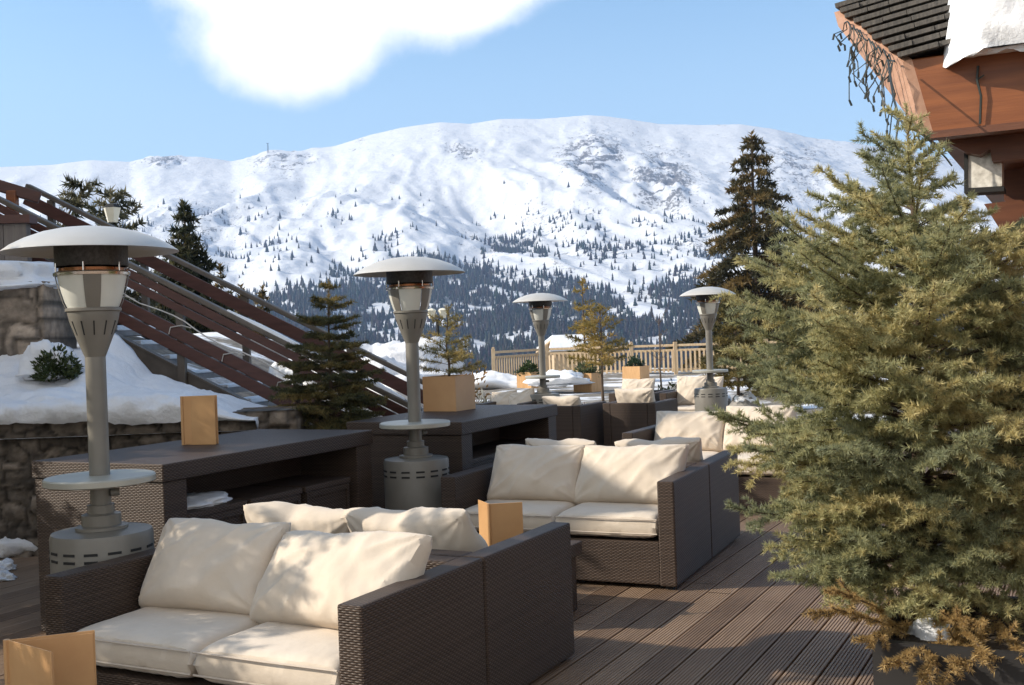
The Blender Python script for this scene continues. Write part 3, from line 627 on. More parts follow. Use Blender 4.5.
# ------------------------------------------------------------------ conifers
def conifer(name, label, cat, loc, H, Rr, seed, whorls, per, nl, nw, dens, cols, z0=.08, prof=None, rise=.35, droop=.35, lean=(0, 0), sec=.055, secl=.42, tert=True, trunk_r=.03, group=None, inner=.25, bend=None, gapf=1.0, mat='needle', topgap=0.0, asym=0, bushy=0.0):
    rd = random.Random(seed); nr = np.random.default_rng(seed)
    prof = prof or (lambda t: (1 - t) ** .85)
    th = thing(name, label, cat, loc, 0, group)
    def axis(z):
        s = z / H; x, y = lean[0] * s * s * H, lean[1] * s * s * H
        p = Vector((x + .01 * math.sin(s * 9 + seed), y, z))
        if bend and s > bend[0]:
            k = (s - bend[0]) / (1 - bend[0]); p.x += bend[1] * k ** 1.3 * H; p.z -= bend[2] * k ** 2.0 * H
        return p
    segs = []; wood = MB()
    tp = [axis(H * i / 14) for i in range(15)]
    wood.tube(tp, [max(.003, trunk_r * (1 - i / 14.5) ** .8) for i in range(15)], 8)
    segs.append((tp[-3], tp[-2], .8)); segs.append((tp[-2], tp[-1], .9))
    for wv in range(whorls):
        t = (wv + rd.uniform(-.25, .25)) / whorls; t = min(max(t, 0), .985)
        z = z0 * H + (H - z0 * H) * t; nb = max(3, int(per * (1 - .62 * t)))
        for b in range(nb):
            if rd.random() > gapf * (1 - topgap * max(0, (t - .68) / .32)): continue
            an = 2 * math.pi * (b + rd.random() * .8) / nb + wv * 1.3
            Lb = Rr * prof(t) * rd.uniform(.72, 1.15)
            if asym and t > .6 and math.cos(an) > 0: Lb *= 1 - asym * min(1, (t - .6) / .1) * math.cos(an)
            if Lb < .02: continue
            d = Vector((math.cos(an), math.sin(an), 0)); o = axis(z + rd.uniform(-.02, .02) * H * .5)
            rs = rise * ((0.5 + 1.1 * t) if not bushy else (.16 + 1.5 * t)) * rd.uniform(.7, 1.3) + bushy * rd.uniform(-.22, .22); dr = droop * (1 - .6 * t) * rd.uniform(.6, 1.4)
            def bp(s): return o + d * (Lb * s) + Vector((0, 0, Lb * (rs * s - dr * s * s + .10 * s ** 4)))
            n = 6; pts = [bp(i / n) for i in range(n + 1)]
            wood.tube(pts, [max(.0022, trunk_r * .28 * (1 - i / (n + 1.0)) * (Lb / Rr)) for i in range(n + 1)], 4, False)
            tone = rd.uniform(0, 1)
            for i in range(n):
                if (i + 1) / n > inner: segs.append((pts[i], pts[i + 1], tone))
            s = inner + rd.random() * .08; sd_ = 1
            while s < .99:
                q0 = bp(s); tan = (bp(min(1, s + .05)) - bp(s - .05)).normalized(); side = Vector((-tan.y, tan.x, 0)).normalized() * sd_
                ll = (secl * Lb * (1 - s) ** .8 + .05 * Rr + .012) * rd.uniform(.65, 1.2)
                dd = (tan * rd.uniform(.65, .9) + side * rd.uniform(.6, .9) + Vector((0, 0, rd.uniform(-.22, .12) + bushy * rd.uniform(-.9, 1.0)))).normalized()
                q1 = q0 + dd * ll + Vector((0, 0, -ll * .08 + ll * rd.uniform(-.1, .15)))
                tn = min(1, max(0, tone + rd.uniform(-.3, .3)))
                segs.append((q0, q1, tn))
                if tert and ll > sec * 1.8:
                    x = .3; s2 = 1
                    while x < .97:
                        r0 = q0.lerp(q1, x); sv = dd.cross(Vector((0, 0, 1))).normalized() * s2
                        l3 = ll * .42 * (1.05 - x) * rd.uniform(.7, 1.3) + sec * .35
                        d3 = (dd * .8 + sv * .7 + Vector((0, 0, rd.uniform(-.2, .2) * (1 + 3 * bushy)))).normalized()
                        segs.append((r0, r0 + d3 * l3, tn)); x += sec * .95 / ll; s2 = -s2
                s += sec / Lb * .5 * rd.uniform(.8, 1.25); sd_ = -sd_
    wood.build('trunk', MT['bark'], th, smooth=True).modifiers.clear()
    P0 = np.array([s[0][:] for s in segs]); P1 = np.array([s[1][:] for s in segs]); tn = np.array([s[2] for s in segs])
    D = P1 - P0; L = np.linalg.norm(D, axis=1); cnt = np.maximum(2, (L * dens)).astype(int)
    idx = np.repeat(np.arange(len(L)), cnt); m = len(idx); u = nr.uniform(0, 1.0, m)
    Dn = D[idx] / L[idx][:, None]; P = P0[idx] + D[idx] * u[:, None]
    ref = nr.normal(size=(m, 3)); pe = np.cross(Dn, ref); pe /= np.linalg.norm(pe, axis=1)[:, None] + 1e-9
    pe[:, 2] += .25; 
    ca = nr.uniform(.25, .62, m) + .25 * (u > .85); nd_ = Dn * ca[:, None] + pe * np.sqrt(np.clip(1 - ca ** 2, .05, 1))[:, None]
    nd_ /= np.linalg.norm(nd_, axis=1)[:, None]
    side = np.cross(nd_, nr.normal(size=(m, 3))); side /= np.linalg.norm(side, axis=1)[:, None] + 1e-9
    ln = nl * nr.uniform(.7, 1.2, m); V = np.stack([P - side * nw / 2, P + side * nw / 2, P + nd_ * ln[:, None]], 1).reshape(-1, 3)
    c0, c1, c2 = (np.array(c) for c in cols); k = np.clip(tn[idx] + nr.normal(0, .15, m), 0, 1)[:, None]
    col = np.where(k < .5, c0 + (c1 - c0) * k * 2, c1 + (c2 - c1) * (k - .5) * 2) * nr.uniform(.8, 1.2, (m, 1))
    print('CROWN', name, m); npmesh('crown', V, np.arange(m * 3).reshape(-1, 3), MT[mat], th, tint=np.repeat(col, 3, 0))

    return th, m
SP = ((.25, .27, .165), (.42, .41, .21), (.58, .50, .25))
nearprof = lambda t: float(np.interp(t, [0, .08, .2, .4, .55, .7, .82, .92, 1], [.66, .88, 1.0, 1.0, .86, .56, .32, .14, .06]))
tx, ty = hx(404, 4.75), 4.75
nc, m = conifer('spruce_tree', 'big bushy golden green spruce filling the right side in a black planter', 'tree', (tx, ty, .40), 2.16, .81, 8, 29, 14, .027, .0047, 1000, SP, .06, nearprof, .42, .22, sec=.072, secl=.34, trunk_r=.035, inner=.25, topgap=.5, asym=.5, bushy=.55)
for sx, sy, hh, sd_, lb in ((-4.0, 4.75, 3.3, 71, 'unseen bushy spruce left of the nearest sofa, added to dapple it with shade'), (-4.5, 6.95, 3.4, 73, 'slightly shorter unseen bushy spruce left of the nearer bar, added for its shade'), (-4.3, 3.3, 2.9, 75, 'unseen bushy spruce left of the terrace, nearest the camera, added for shade')):
    conifer('spruce_tree', lb, 'tree', (sx, sy, 0), hh, .9, sd_, 19, 11, .045, .011, 290, SP, .08, nearprof, .35, .25, sec=.10, trunk_r=.035)  # unseen trees, added to throw dappled shade over the sofas
rd = random.Random(3); segs = []
def wpath(pts): 
    for p, q in zip(pts[:-1], pts[1:]): segs.append((p, q))
    for p, q in zip(pts[:-1], pts[1:]):
        for k in range(8):
            r = p.lerp(q, rd.random()); d = ((q - p).normalized() + Vector((rd.uniform(-.8, .8), rd.uniform(-.6, .6), rd.uniform(-.5, .3)))).normalized(); segs.append((r, r + d * rd.uniform(.04, .09)))
tb = Vector((tx, ty, .5))
for pts in (((960, 640, 4.3), (930, 648, 4.15), (905, 655, 4.0), (893, 662, 3.92)), ((960, 640, 4.3), (935, 655, 4.1), (925, 670, 3.95), (918, 688, 3.88)), ((985, 632, 4.3), (970, 655, 4.1), (950, 670, 3.98), (940, 690, 3.9)), ((905, 628, 4.5), (880, 622, 4.3), (850, 612, 4.2), (812, 612, 4.15)), ((905, 630, 4.5), (885, 632, 4.2), (862, 640, 4.1)), ((1000, 625, 4.4), (1010, 640, 4.1), (1024, 655, 4.0)), ((930, 625, 4.5), (955, 618, 4.2), (985, 625, 4.05)), ((900, 622, 4.6), (872, 605, 4.35), (835, 590, 4.25)), ((950, 622, 4.5), (975, 640, 4.1), (985, 660, 3.95))):
    wpath([tb] + [at(*p) for p in pts])
WB_ = MB(); [WB_.tube([a_, b_], .003, 4, False) for a_, b_ in segs[::1]]
P0 = np.array([a_[:] for a_, b_ in segs[:]]); P1 = np.array([b_[:] for a_, b_ in segs]); far = np.linalg.norm(P0 - np.array(tb[:]), axis=1) > .2; P0, P1 = P0[far], P1[far]
L_ = np.linalg.norm(P1 - P0, axis=1); idx = np.repeat(np.arange(len(L_)), (L_ * 1100).astype(int)); m = len(idx); D = (P1 - P0) / L_[:, None]
P = P0[idx] + (P1 - P0)[idx] * rng.uniform(0, 1, (m, 1)); pe = np.cross(D[idx], rng.normal(size=(m, 3))); pe /= np.linalg.norm(pe, axis=1)[:, None]; nd_ = D[idx] * .55 + pe * .83
sd3 = np.cross(nd_, rng.normal(size=(m, 3))); sd3 /= np.linalg.norm(sd3, axis=1)[:, None]
V = np.stack([P - sd3 * .0025, P + sd3 * .0025, P + nd_ * rng.uniform(.016, .028, (m, 1))], 1).reshape(-1, 3) - np.array(nc.location[:])
col = np.array((.34, .23, .10)) + rng.uniform(0, 1, (m, 1)) * np.array((.24, .18, .08)); wb = npmesh('withered_branch', V, np.arange(m * 3).reshape(-1, 3), MT['needle'], nc, tint=np.repeat(col, 3, 0)); wb['label'] = 'low branches with withered brown needles'
tw = WB_.build('twig', MT['bark'], wb); tw.location = -nc.location
conifer('spruce_tree', 'middle sized spruce between the stair railing and the farther bar', 'tree', (hx(-182, 9.55), 9.55, 0), 2.16, .62, 11, 19, 12, .036, .0075, 560, ((.08, .085, .04), (.16, .14, .055), (.30, .22, .08)), .25, lambda t: float(np.interp(t, [0, .3, .6, .85, 1], [1, .95, .55, .28, .06])), .25, .35, sec=.075, trunk_r=.03)
B2m = Matrix.Rotation(R(-B2), 3, 'Z')
pb = onz(449, 411, 1.0)
conifer('small_conifer', 'small sparse yellowish conifer growing in the tan box on the farther bar', 'plant', (pb.x, pb.y + .12, 1.29), .62, .34, 13, 10, 6, .04, .0065, 300, ((.14, .14, .06), (.28, .23, .09), (.42, .32, .12)), .05, lambda t: (1 - t) ** .7, .5, .2, sec=.08, trunk_r=.012, gapf=.7)
FAR = ((.035, .036, .02), (.09, .075, .035), (.22, .15, .06))
p = at(757, 300, 46); conifer('spruce_tree', 'tall dark spruce beyond the fence against the snowy mountain', 'tree', (p.x, 46, -1.2), at(753, 131, 46).z + 1.2, 4.0, 17, 30, 11, .26, .085, 52, FAR, .08, lambda t: (1 - t) ** .85 + .02, .05, .75, sec=.5, secl=.33, trunk_r=.2, tert=True, gapf=.8)
p = at(187, 290, 36); conifer('spruce_tree', 'slim dark green spruce rising above the stair handrail on the left', 'tree', (p.x, 36, .6), at(183, 201, 36).z - .6, 2.0, 19, 24, 10, .24, .09, 60, ((.02, .026, .016), (.04, .046, .022), (.09, .08, .035)), .05, lambda t: (1 - t) ** .9, .12, .55, sec=.4, secl=.33, trunk_r=.14)
for sx, sy, Y, rr, sd_, lb in ((220, 263, 42, 1.0, 21, 'short spruce just right of the slim spruce, behind the handrail'), (262, 286, 44, 1.0, 23, 'tiny spruce top peeping over the handrail near its middle'), (241, 284, 46, .9, 25, 'tiny spruce top over the handrail, the leftmost of the close pair')):
    q_ = at(sx, sy, Y); conifer('spruce_tree', lb, 'tree', (q_.x, Y, .3), q_.z - .3, rr, sd_, 14, 9, .2, .08, 60, FAR, .1, None, .1, .5, sec=.4, trunk_r=.08, tert=False)
LAR = ((.14, .12, .04), (.28, .21, .06), (.44, .30, .09))
p = at(592, 392, 21); conifer('larch_tree', 'thin golden conifer with a bare lower trunk left of the cedar box', 'tree', (at(603, 392, 21).x, 21, -.05), at(597, 305, 21).z + .05, .62, 27, 13, 5, .09, .018, 110, LAR, .48, lambda t: (1 - t) ** .7, .45, .2, sec=.17, trunk_r=.035, tert=False, gapf=.8)
conifer('larch_tree', 'blurred golden larch behind the fence above the hut roof', 'tree', (at(584, 330, 52).x, 52, -1.6), at(583, 279, 52).z + 1.6, 1.25, 29, 18, 8, .2, .05, 60, LAR, .1, lambda t: (1 - t) ** .6, .3, .3, sec=.42, trunk_r=.09, tert=False, gapf=.7)
conifer('larch_tree', 'golden conifer behind the right heater at the left edge of the big spruce', 'tree', (at(738, 392, 23).x, 23, -.05), at(738, 290, 23).z + .05, .85, 31, 15, 9, .10, .024, 140, ((.06, .06, .025), (.14, .115, .04), (.24, .18, .06)), .2, lambda t: (1 - t) ** .6, .35, .25, sec=.2, trunk_r=.04, tert=False)
conifer('sapling', 'bare thin sapling standing before the fence, right of the small cedar box', 'sapling', (at(661, 385, 30).x, 30, -.06), at(661, 318, 30).z + .06, .42, 33, 10, 4, .07, .014, 26, ((.10, .07, .05), (.16, .12, .08), (.22, .16, .10)), .3, lambda t: (1 - t) ** .4, .9, .1, sec=.3, trunk_r=.03, tert=False, gapf=.7)
# wind-bent conifer at the upper left
conifer('bent_pine', 'wind bent conifer with a drooping top above the stair landing', 'tree', (at(46, 240, 20).x, 20, .9), at(62, 178, 20).z - .9 + .3, 1.35, 35, 12, 8, .15, .04, 110, ((.05, .054, .034), (.10, .10, .06), (.20, .18, .11)), .35, lambda t: float(np.interp(t, [0, .40, .5, .75, 1], [1, .75, .10, .22, .2])), .3, .3, bend=(.5, .20, .09), sec=.24, trunk_r=.06, tert=False)
conifer('pine_tree', 'ragged pine between the bent conifer and the nearest hood', 'tree', (at(112, 240, 21).x, 21, .9), at(104, 190, 21).z - .9, 1.1, 37, 12, 7, .15, .04, 95, ((.05, .054, .034), (.10, .10, .06), (.20, .18, .11)), .35, lambda t: (1 - t) ** .5, .3, .25, sec=.24, trunk_r=.05, tert=False)

def shrub(name, label, loc, rx, ry, rz_, n, leaf, cols, seed, cat='shrub', up=.3, parent=None):
    nr = np.random.default_rng(seed); d = nr.normal(size=(n, 3)); d /= np.linalg.norm(d, axis=1)[:, None]; d[:, 2] = np.abs(d[:, 2])
    lump = .75 + .5 * np.array([noise.noise(Vector(x * 2.2) + Vector((seed, 0, 0))) for x in d]); r = nr.uniform(.45, 1, n) ** .6 * lump
    P = d * r[:, None] * np.array([rx, ry, rz_]); dirv = d + nr.normal(0, .6, (n, 3)); dirv[:, 2] += up; dirv /= np.linalg.norm(dirv, axis=1)[:, None]
    side = np.cross(dirv, nr.normal(size=(n, 3))); side /= np.linalg.norm(side, axis=1)[:, None]; ln = leaf * nr.uniform(.6, 1.3, (n, 1))
    V = np.stack([P, P + dirv * ln * .5 + side * ln * .22, P + dirv * ln, P + dirv * ln * .5 - side * ln * .22], 1).reshape(-1, 3)
    k = nr.uniform(0, 1, (n, 1)); c0, c1 = np.array(cols[0]), np.array(cols[1]); col = np.repeat((c0 + (c1 - c0) * k), 4, 0)
    th = thing(name, label, cat, loc)
    npmesh('leaves', V, np.arange(n * 4).reshape(-1, 4), MT['leafm'], th, tint=col)
    a = MB(); rd = random.Random(seed)
    for _ in range(7): a.tube([(0, 0, 0), (rd.uniform(-.3, .3) * rx, rd.uniform(-.3, .3) * ry, rz_ * .4), (rd.uniform(-.6, .6) * rx, rd.uniform(-.6, .6) * ry, rz_ * .75)], [.012, .008, .004], 5)
    a.build('stem', MT['bark'], th); return th
GRN = ((.02, .04, .015), (.07, .10, .035))

# ------------------------------------------------------------------ planters
def boxpot(name, label, loc, rz, W, D_, Hh, mat, group=None, t_=.03):
    t = thing(name, label, 'planter', loc, rz, group); a = MB()
    a.box(-W / 2, W / 2, -D_ / 2, -D_ / 2 + t_, 0, Hh); a.box(-W / 2, W / 2, D_ / 2 - t_, D_ / 2, 0, Hh)
    a.box(-W / 2, -W / 2 + t_, -D_ / 2 + t_ + .001, D_ / 2 - t_ - .001, 0, Hh - .001); a.box(W / 2 - t_, W / 2, -D_ / 2 + t_ + .001, D_ / 2 - t_ - .001, 0, Hh - .001)
    a.build('planter_wall', MT[mat], t); a = MB(); a.box(-W / 2 + t_ + .002, W / 2 - t_ - .002, -D_ / 2 + t_ + .002, D_ / 2 - t_ - .002, .02, Hh - .05); a.build('soil', MT['soil'], t); return t
corner = onz(872, 641, .43)
pc = Vector((corner.x, corner.y, 0)) + AX * .45 - BX * .62
boxpot('planter', 'big black square planter holding the bushy spruce at the lower right', (pc.x, pc.y, 0), -A0, 1.24, .9, .43, 'planter', t_=.04)
snowlump('snow_lump', 'lump of old snow on the soil of the black planter under the spruce', 'snow', at(933, 632, 4.45) + Vector((0, 0, -.06)), .13, .12, .11, 8, rot=20)
boxpot('planter', 'tan square box on the farther bar holding a small conifer', (pb.x, pb.y + .12, 1.001), -28, .33, .33, .30, 'box', t_=.015)
GP = 'cedar planter boxes by the fence'
for sx, sy, Y, W, Hh, lb, plb, cols in ((529, 386, 33.5, .52, .52, 'cedar planter box left of the small distant heater', 'dark green bush with yellow flowers in the left cedar box', GRN), (588, 384, 31.5, .60, .56, 'cedar planter box in front of the fence below the hut', 'small grey green plant in the middle cedar box', ((.05, .07, .035), (.13, .15, .07))), (636, 378, 37, .66, .55, 'cedar planter box farthest right along the fence', 'low dark juniper in the right cedar box', ((.02, .045, .025), (.06, .09, .05)))):
    q_ = at(sx, sy, Y); gz0 = float(groundz(np.array([q_.x]), np.array([Y]))[0])
    boxpot('planter', lb, (q_.x, Y, gz0 - .03), -35, W, W, Hh, 'cedar', GP); shrub('planter_bush', plb, (q_.x, Y, gz0 + Hh - .1), .38, .38, .42, 500, .11, cols, sx)
# ------------------------------------------------------------------ other shrubs and rocks of the snowy garden
q_ = at(667, 404, 20.5); shrub('evergreen_shrub', 'dark evergreen shrub below the fence, right of the far armchairs', (q_.x, 20.5, -.05), .42, .4, .75, 1500, .09, ((.018, .03, .014), (.055, .07, .03)), 51)
q_ = at(586, 402, 18.6); shrub('heather', 'greyish purple heather clump behind the far armchairs', (q_.x, 18.6, -.05), .42, .35, .50, 1200, .07, ((.06, .045, .05), (.15, .12, .12)), 52)
q_ = at(484, 398, 17.5); shrub('snowy_shrub', 'frost covered pale shrub right of the boxed conifer', (q_.x, 17.5, -.05), .36, .4, .92, 900, .10, ((.10, .11, .07), (.45, .45, .42)), 53)
q_ = at(462, 380, 19); shrub('red_bush', 'loose bush with reddish yellow leaves behind the boxed conifer', (q_.x, 19, -.05), .62, .5, 1.45, 700, .10, ((.16, .10, .04), (.36, .20, .07)), 54)
q_ = at(775, 385, 26); shrub('garden_shrub', 'yellowish ragged shrub by the fence seen through spruce branches', (q_.x, 26, -.05), .8, .6, .9, 900, .12, ((.06, .06, .025), (.18, .15, .06)), 55)
for i, (sx, sy, Y, r, lb) in enumerate(((688, 380, 24, .34, 'snow capped rock nearest the right heater pole'), (702, 376, 25.5, .30, 'snow capped rock behind the right heater pole'), (722, 378, 24, .30, 'snow capped rock right of the right heater pole'), (745, 381, 23, .34, 'snow capped rock at the spruce edge'))):
    q_ = at(sx, sy, Y); th = thing('snowy_rock', lb, 'rock', (q_.x, Y, -.05), 40 * i, 'snow capped rocks of the garden')
    o = snowlump('stone', '', '', (0, 0, 0), r, r * .8, r * .75, 60 + i, 'rock', 14); [o.__delitem__(k) for k in ('label', 'category') if k in o]; o.parent = th
    o = snowlump('snow_cap', '', '', (0, 0, r * .42), r * .8, r * .62, r * .5, 70 + i, 'snow', 14); [o.__delitem__(k) for k in ('label', 'category') if k in o]; o.parent = th
snowlump('snow_heap', 'big bright snow heap behind the lower stair railing', 'snow heap', at(366, 372, 19) + Vector((0, 0, -.6)), 1.45, 1.2, 1.0, 91, 'bank', 44, .55)
snowlump('snow_heap', 'low snow heap by the foot of the small distant heater', 'snow heap', at(558, 376, 31) + Vector((0, 0, -.2)), .8, .6, .30, 92, 'snow', 24, .5)
snowlump('snow_heap', 'low snow heap under the left end of the fence', 'snow heap', at(500, 382, 36) + Vector((0, 0, -.2)), 1.6, .9, .45, 93, 'snow', 24, .5)

# ------------------------------------------------------------------ fence, hut, street lanterns
def fence(label, A_, B_, nposts, h=1.1, snow=True, pick=.17):
    A_, B_ = Vector(A_), Vector(B_); t = thing('wooden_fence', label, 'fence', A_, 0); d = B_ - A_; L = d.length; u = d.normalized()
    for i in range(nposts):
        p = d * (i / (nposts - 1)); a = MB(); a.box(-.07, .07, -.07, .07, -.2, h + .10); o = a.build('post', MT['fencew'], t, bevel=.012); o.location = p
        a = MB(); a.box(-.05, .05, -.05, .05, h + .102, h + .16); a.build('post_cap', MT['slot'] if i % 2 else MT['fencew'], o, bevel=.01)
    for z in (h - .03, h - .22, .14):
        a = MB(); a.bar(Vector((0, 0, z)), d + Vector((0, 0, z)), .05, .09); a.build('rail', MT['fencew'], t, bevel=.01)
    a = MB(); n = int(L / pick)
    for i in range(1, n):
        p = d * (i / n) + Vector((u.y, -u.x, 0)) * .045; a.bar(p + Vector((0, 0, .05)), p + Vector((0, 0, h - .20)), .075, .022, up=(u.y, -u.x, 0))
    o = a.build('pickets', MT['fencew'], t)
    return t
fA = at(494, 374, 41); fB = at(541, 368, 44); fC = at(800, 368, 40)
fA.z = fB.z = fC.z = -.05
fence('short picket fence run left of the small distant heater', fA, fB, 2)
fD = fB + Vector((.25, 0, 0))
fence('long sunlit wooden picket fence across the end of the garden', fD, fC + Vector((4, 0, 0)), 9)
hp = at(570, 352, 62); t = thing('garden_hut', 'small hut beyond the fence with a snow covered pitched roof', 'hut', (hp.x, 62, -3.2), 12)
zt = at(570, 337, 62).z + 3.2
a = MB(); a.box(-1.2, 1.2, -1.2, 1.2, 0, zt - .75); a.build('wall', MT['fencew'], t)
a = MB(); a.prism([(-1.6, -1.5, zt - .85), (1.6, -1.5, zt - .85), (1.0, 0, zt - .15), (-1.0, 0, zt - .15)], (0, 0, .08)); a.prism([(-1.6, 1.5, zt - .85), (-1.0, .01, zt - .15), (1.0, .01, zt - .15), (1.6, 1.5, zt - .85)], (0, 0, .08)); a.build('roof', MT['fencew'], t)
a = MB(); a.prism([(-1.58, -1.52, zt - .76), (1.58, -1.52, zt - .76), (1.0, 0.02, zt - .06), (-1.0, 0.02, zt - .06)], (0, 0, .22)); a.prism([(-1.58, 1.52, zt - .76), (-1.0, .03, zt - .06), (1.0, .03, zt - .06), (1.58, 1.52, zt - .76)], (0, 0, .22)); sn = a.build('roof_snow', MT['snow'], None, bevel=.06)
sn.location = t.location; sn.rotation_euler = t.rotation_euler; tag(sn, 'smooth snow layer lying on the roof of the hut beyond the fence', 'snow')
def lantern(label, px, py, Y, n, size, gz0):
    top = at(px, py, Y); t = thing('street_lantern', label, 'street lamp', (top.x, Y, gz0)); hh = top.z - gz0
    a = MB(); a.tube([(0, 0, 0), (0, 0, hh - size * 1.1)], .035, 8); a.build('post', MT['slot'], t, smooth=True)
    for i in range(n):
        x = (i - (n - 1) / 2) * size * 1.12
        if n > 1: a = MB(); a.tube([(0, 0, hh - size * 1.25), (x * .6, 0, hh - size * 1.3), (x, 0, hh - size * 1.02)], .015, 6); a.build('bracket', MT['slot'], t)
        a = MB(); a.lathe([(0, hh - size), (size * .26, hh - size), (size * .45, hh - size * .25), (0, hh - size * .25)], 6, c=(x, 0)); a.build('lantern_glass', MT['lampglass'], t)
        a = MB(); a.lathe([(size * .48, hh - size * .24), (size * .3, hh - size * .08), (0, hh), ], 6, c=(x, 0)); a.build('lantern_cap', MT['lampglass'] if n > 1 else MT['slot'], t)
lantern('double headed street lantern with yellowish heads above the boxed conifer', 437, 308, 24, 2, .22, -.05)
lantern('single white lantern on a post above the hood of the nearest heater', 112, 203, 19.5, 1, .34, .6)
# ski lift pylon on the ridge
p = at(268, 151, 4150); t = thing('lift_pylon', 'tiny ski lift pylon on the skyline left of the main ridge', 'pylon', (p.x, 4150, p.z - 12))
a = MB(); hh = 40
for sx in (-1, 1):
    for sy in (-1, 1): a.tube([(sx * 3, sy * 3, 0), (sx * .8, sy * .8, hh)], .5, 4)
for z in (10, 20, 30): a.box(-2.2, 2.2, -.4, .4, z, z + .8)
a.build('tower', MT['slot'], t); a = MB(); a.box(-5, 5, -.6, .6, hh, hh + 1.4); a.build('crossarm', MT['slot'], t)

# ------------------------------------------------------------------ stairs on the left
SA = Vector((-.97, .243, 0)).normalized(); SN = Vector((SA.y, -SA.x, 0)); SN = SN if SN.y > 0 else -SN
TAN = .505; FOOT = Vector((-.80, 10.17, 0)); SWID = 1.2; NL = 17
sp_ = lambda s, w_, z: FOOT + SA * s + SN * w_ + Vector((0, 0, z))       # s along the run, w_ across
t = thing('outdoor_staircase', 'long outdoor staircase with red brown boards and grey handrails on the left', 'staircase', (0, 0, 0))
RUN = 5.1; nst = 17; tr = RUN / nst
for w0 in (.0, SWID):
    a = MB(); a.prism([sp_(-.1, w0, -.05), sp_(RUN, w0, RUN * TAN - .12), sp_(RUN, w0, RUN * TAN + .14), sp_(-.1, w0, .12)], SN * .06); a.build('stringer', MT['sgrey'], t)
    a = MB(); a.bar(sp_(-.1, w0 + .028, .135), sp_(RUN, w0 + .028, RUN * TAN + .155), .085, .02); a.build('stringer_flange', MT['sgrey'], t)
for k in range(nst):
    s0 = k * tr; z = (s0 + tr) * TAN
    a = MB(); m = Matrix((SA, SN, Vector((0, 0, 1)))).transposed().to_4x4(); m.translation = sp_(s0, .07, z - .05); a.box(0, tr * 1.12, 0, SWID - .08, 0, .05, m); a.build('tread', MT['step'], t, bevel=.005)
for w0, off in ((-.03, 0), (SWID + .09, 0)):
    for s0 in (.05, 1.25, 2.45, 3.65, 4.8):
        a = MB(); m = Matrix((SA, SN, Vector((0, 0, 1)))).transposed().to_4x4(); m.translation = sp_(s0, w0, s0 * TAN - .02); a.box(-.04, .04, -.025, .025, 0, .94, m); a.build('baluster_post', MT['sgrey'], t, bevel=.004)
    a = MB(); a.bar(sp_(-.2, w0, .95 - .1), sp_(RUN, w0, RUN * TAN + .95), .085, .05); a.build('handrail', MT['sgrey'], t, bevel=.01)
    for z, hb in (((.873, .075), (.775, .075), (.53, .11), (.39, .11)) if w0 < 0 else ((.80, .13),)):
        a = MB(); a.bar(sp_(-.2, w0 - .045, z - .1), sp_(RUN, w0 - .045, RUN * TAN + z), .03, hb); a.build('side_board', MT['redwood'], t, bevel=.004)
# landing and the flight beyond, at the top
Tp = sp_(RUN, 0, RUN * TAN)
a = MB(); m = Matrix((SA, SN, Vector((0, 0, 1)))).transposed().to_4x4(); m.translation = Tp; a.box(0, 2.2, -.3, SWID + .3, -.15, -.03, m); a.build('landing', MT['step'], t)
a = MB(); a.box(.02, .16, -.24, -.1, -3.1, -.15, m); a.build('landing_post', MT['redwood'], t); a = MB(); a.box(1.9, 2.04, -.24, -.1, -3.1, -.15, m); a.build('landing_post', MT['redwood'], t)
# snow lying on the handrails and treads
for nm, w0, s0, s1, z, lb in (('rail_snow', -.03, 1.05, 1.95, .975, 'strip of snow lying on the nearer handrail by the middle spruce'), ('rail_snow', SWID + .09, .25, .85, .975, 'strip of snow on the farther handrail near the stair foot'), ('rail_snow', -.03, .2, .75, .975, 'strip of snow on the lowest end of the nearer handrail')):
    a = MB(); n = 14; pts = [sp_(s0 + (s1 - s0) * i / n, w0, (s0 + (s1 - s0) * i / n) * TAN + z) for i in range(n + 1)]
    a.tube(pts, [.016 + .02 * math.sin(math.pi * i / n) + .008 * noise.noise(Vector((i * .9, s0, 0))) for i in range(n + 1)], 8); o = a.build(nm, MT['snow'], None, smooth=True); tag(o, lb, 'snow')
snow_t = MB()
for k in range(nst):
    m = Matrix((SA, SN, Vector((0, 0, 1)))).transposed().to_4x4(); m.translation = sp_(k * tr, .1, (k + 1) * tr * TAN + .003)
    x1 = tr * random.uniform(.7, .95); snow_t.box(.02, x1, random.uniform(0, .25), random.uniform(.6, SWID - .14), 0, random.uniform(.02, .06), m)
tag(snow_t.build('tread_snow', MT['snow'], None, bevel=.01), 'trodden snow lying on the treads of the staircase', 'snow', kind='stuff')
# frosted garland on the near railing
def cable(nm, label, pts, r, mat, cat='string lights', parent=None, drops=()):
    t = thing(nm, label, cat, (0, 0, 0)); a = MB(); a.tube(pts, r, 5); a.build('cord', MT[mat], t, smooth=True)
    for d in drops: a = MB(); a.tube(d, r * .8, 4); a.build('strand', MT[mat], t)
    return t
rd = random.Random(4)
pts = []; dr = []
for i in range(40):
    s = .6 + 4.6 * i / 39; pts.append(sp_(s, -.10, s * TAN + .66 + .02 * math.sin(i * .9) + .008 * rd.uniform(-1, 1)))
for s in (1.2, 1.75, 2.3, 2.9, 3.5, 4.2):
    b = sp_(s, -.10, s * TAN + .65); dr.append([b, b + SA * .10 + Vector((0, 0, .03)), b + SA * .22 + Vector((0, 0, .015)), b + SA * .24 + Vector((0, 0, -.05))])
cable('string_lights', 'frosted light cord strung along the boards of the nearer stair railing', pts, .007, 'frost', drops=dr)

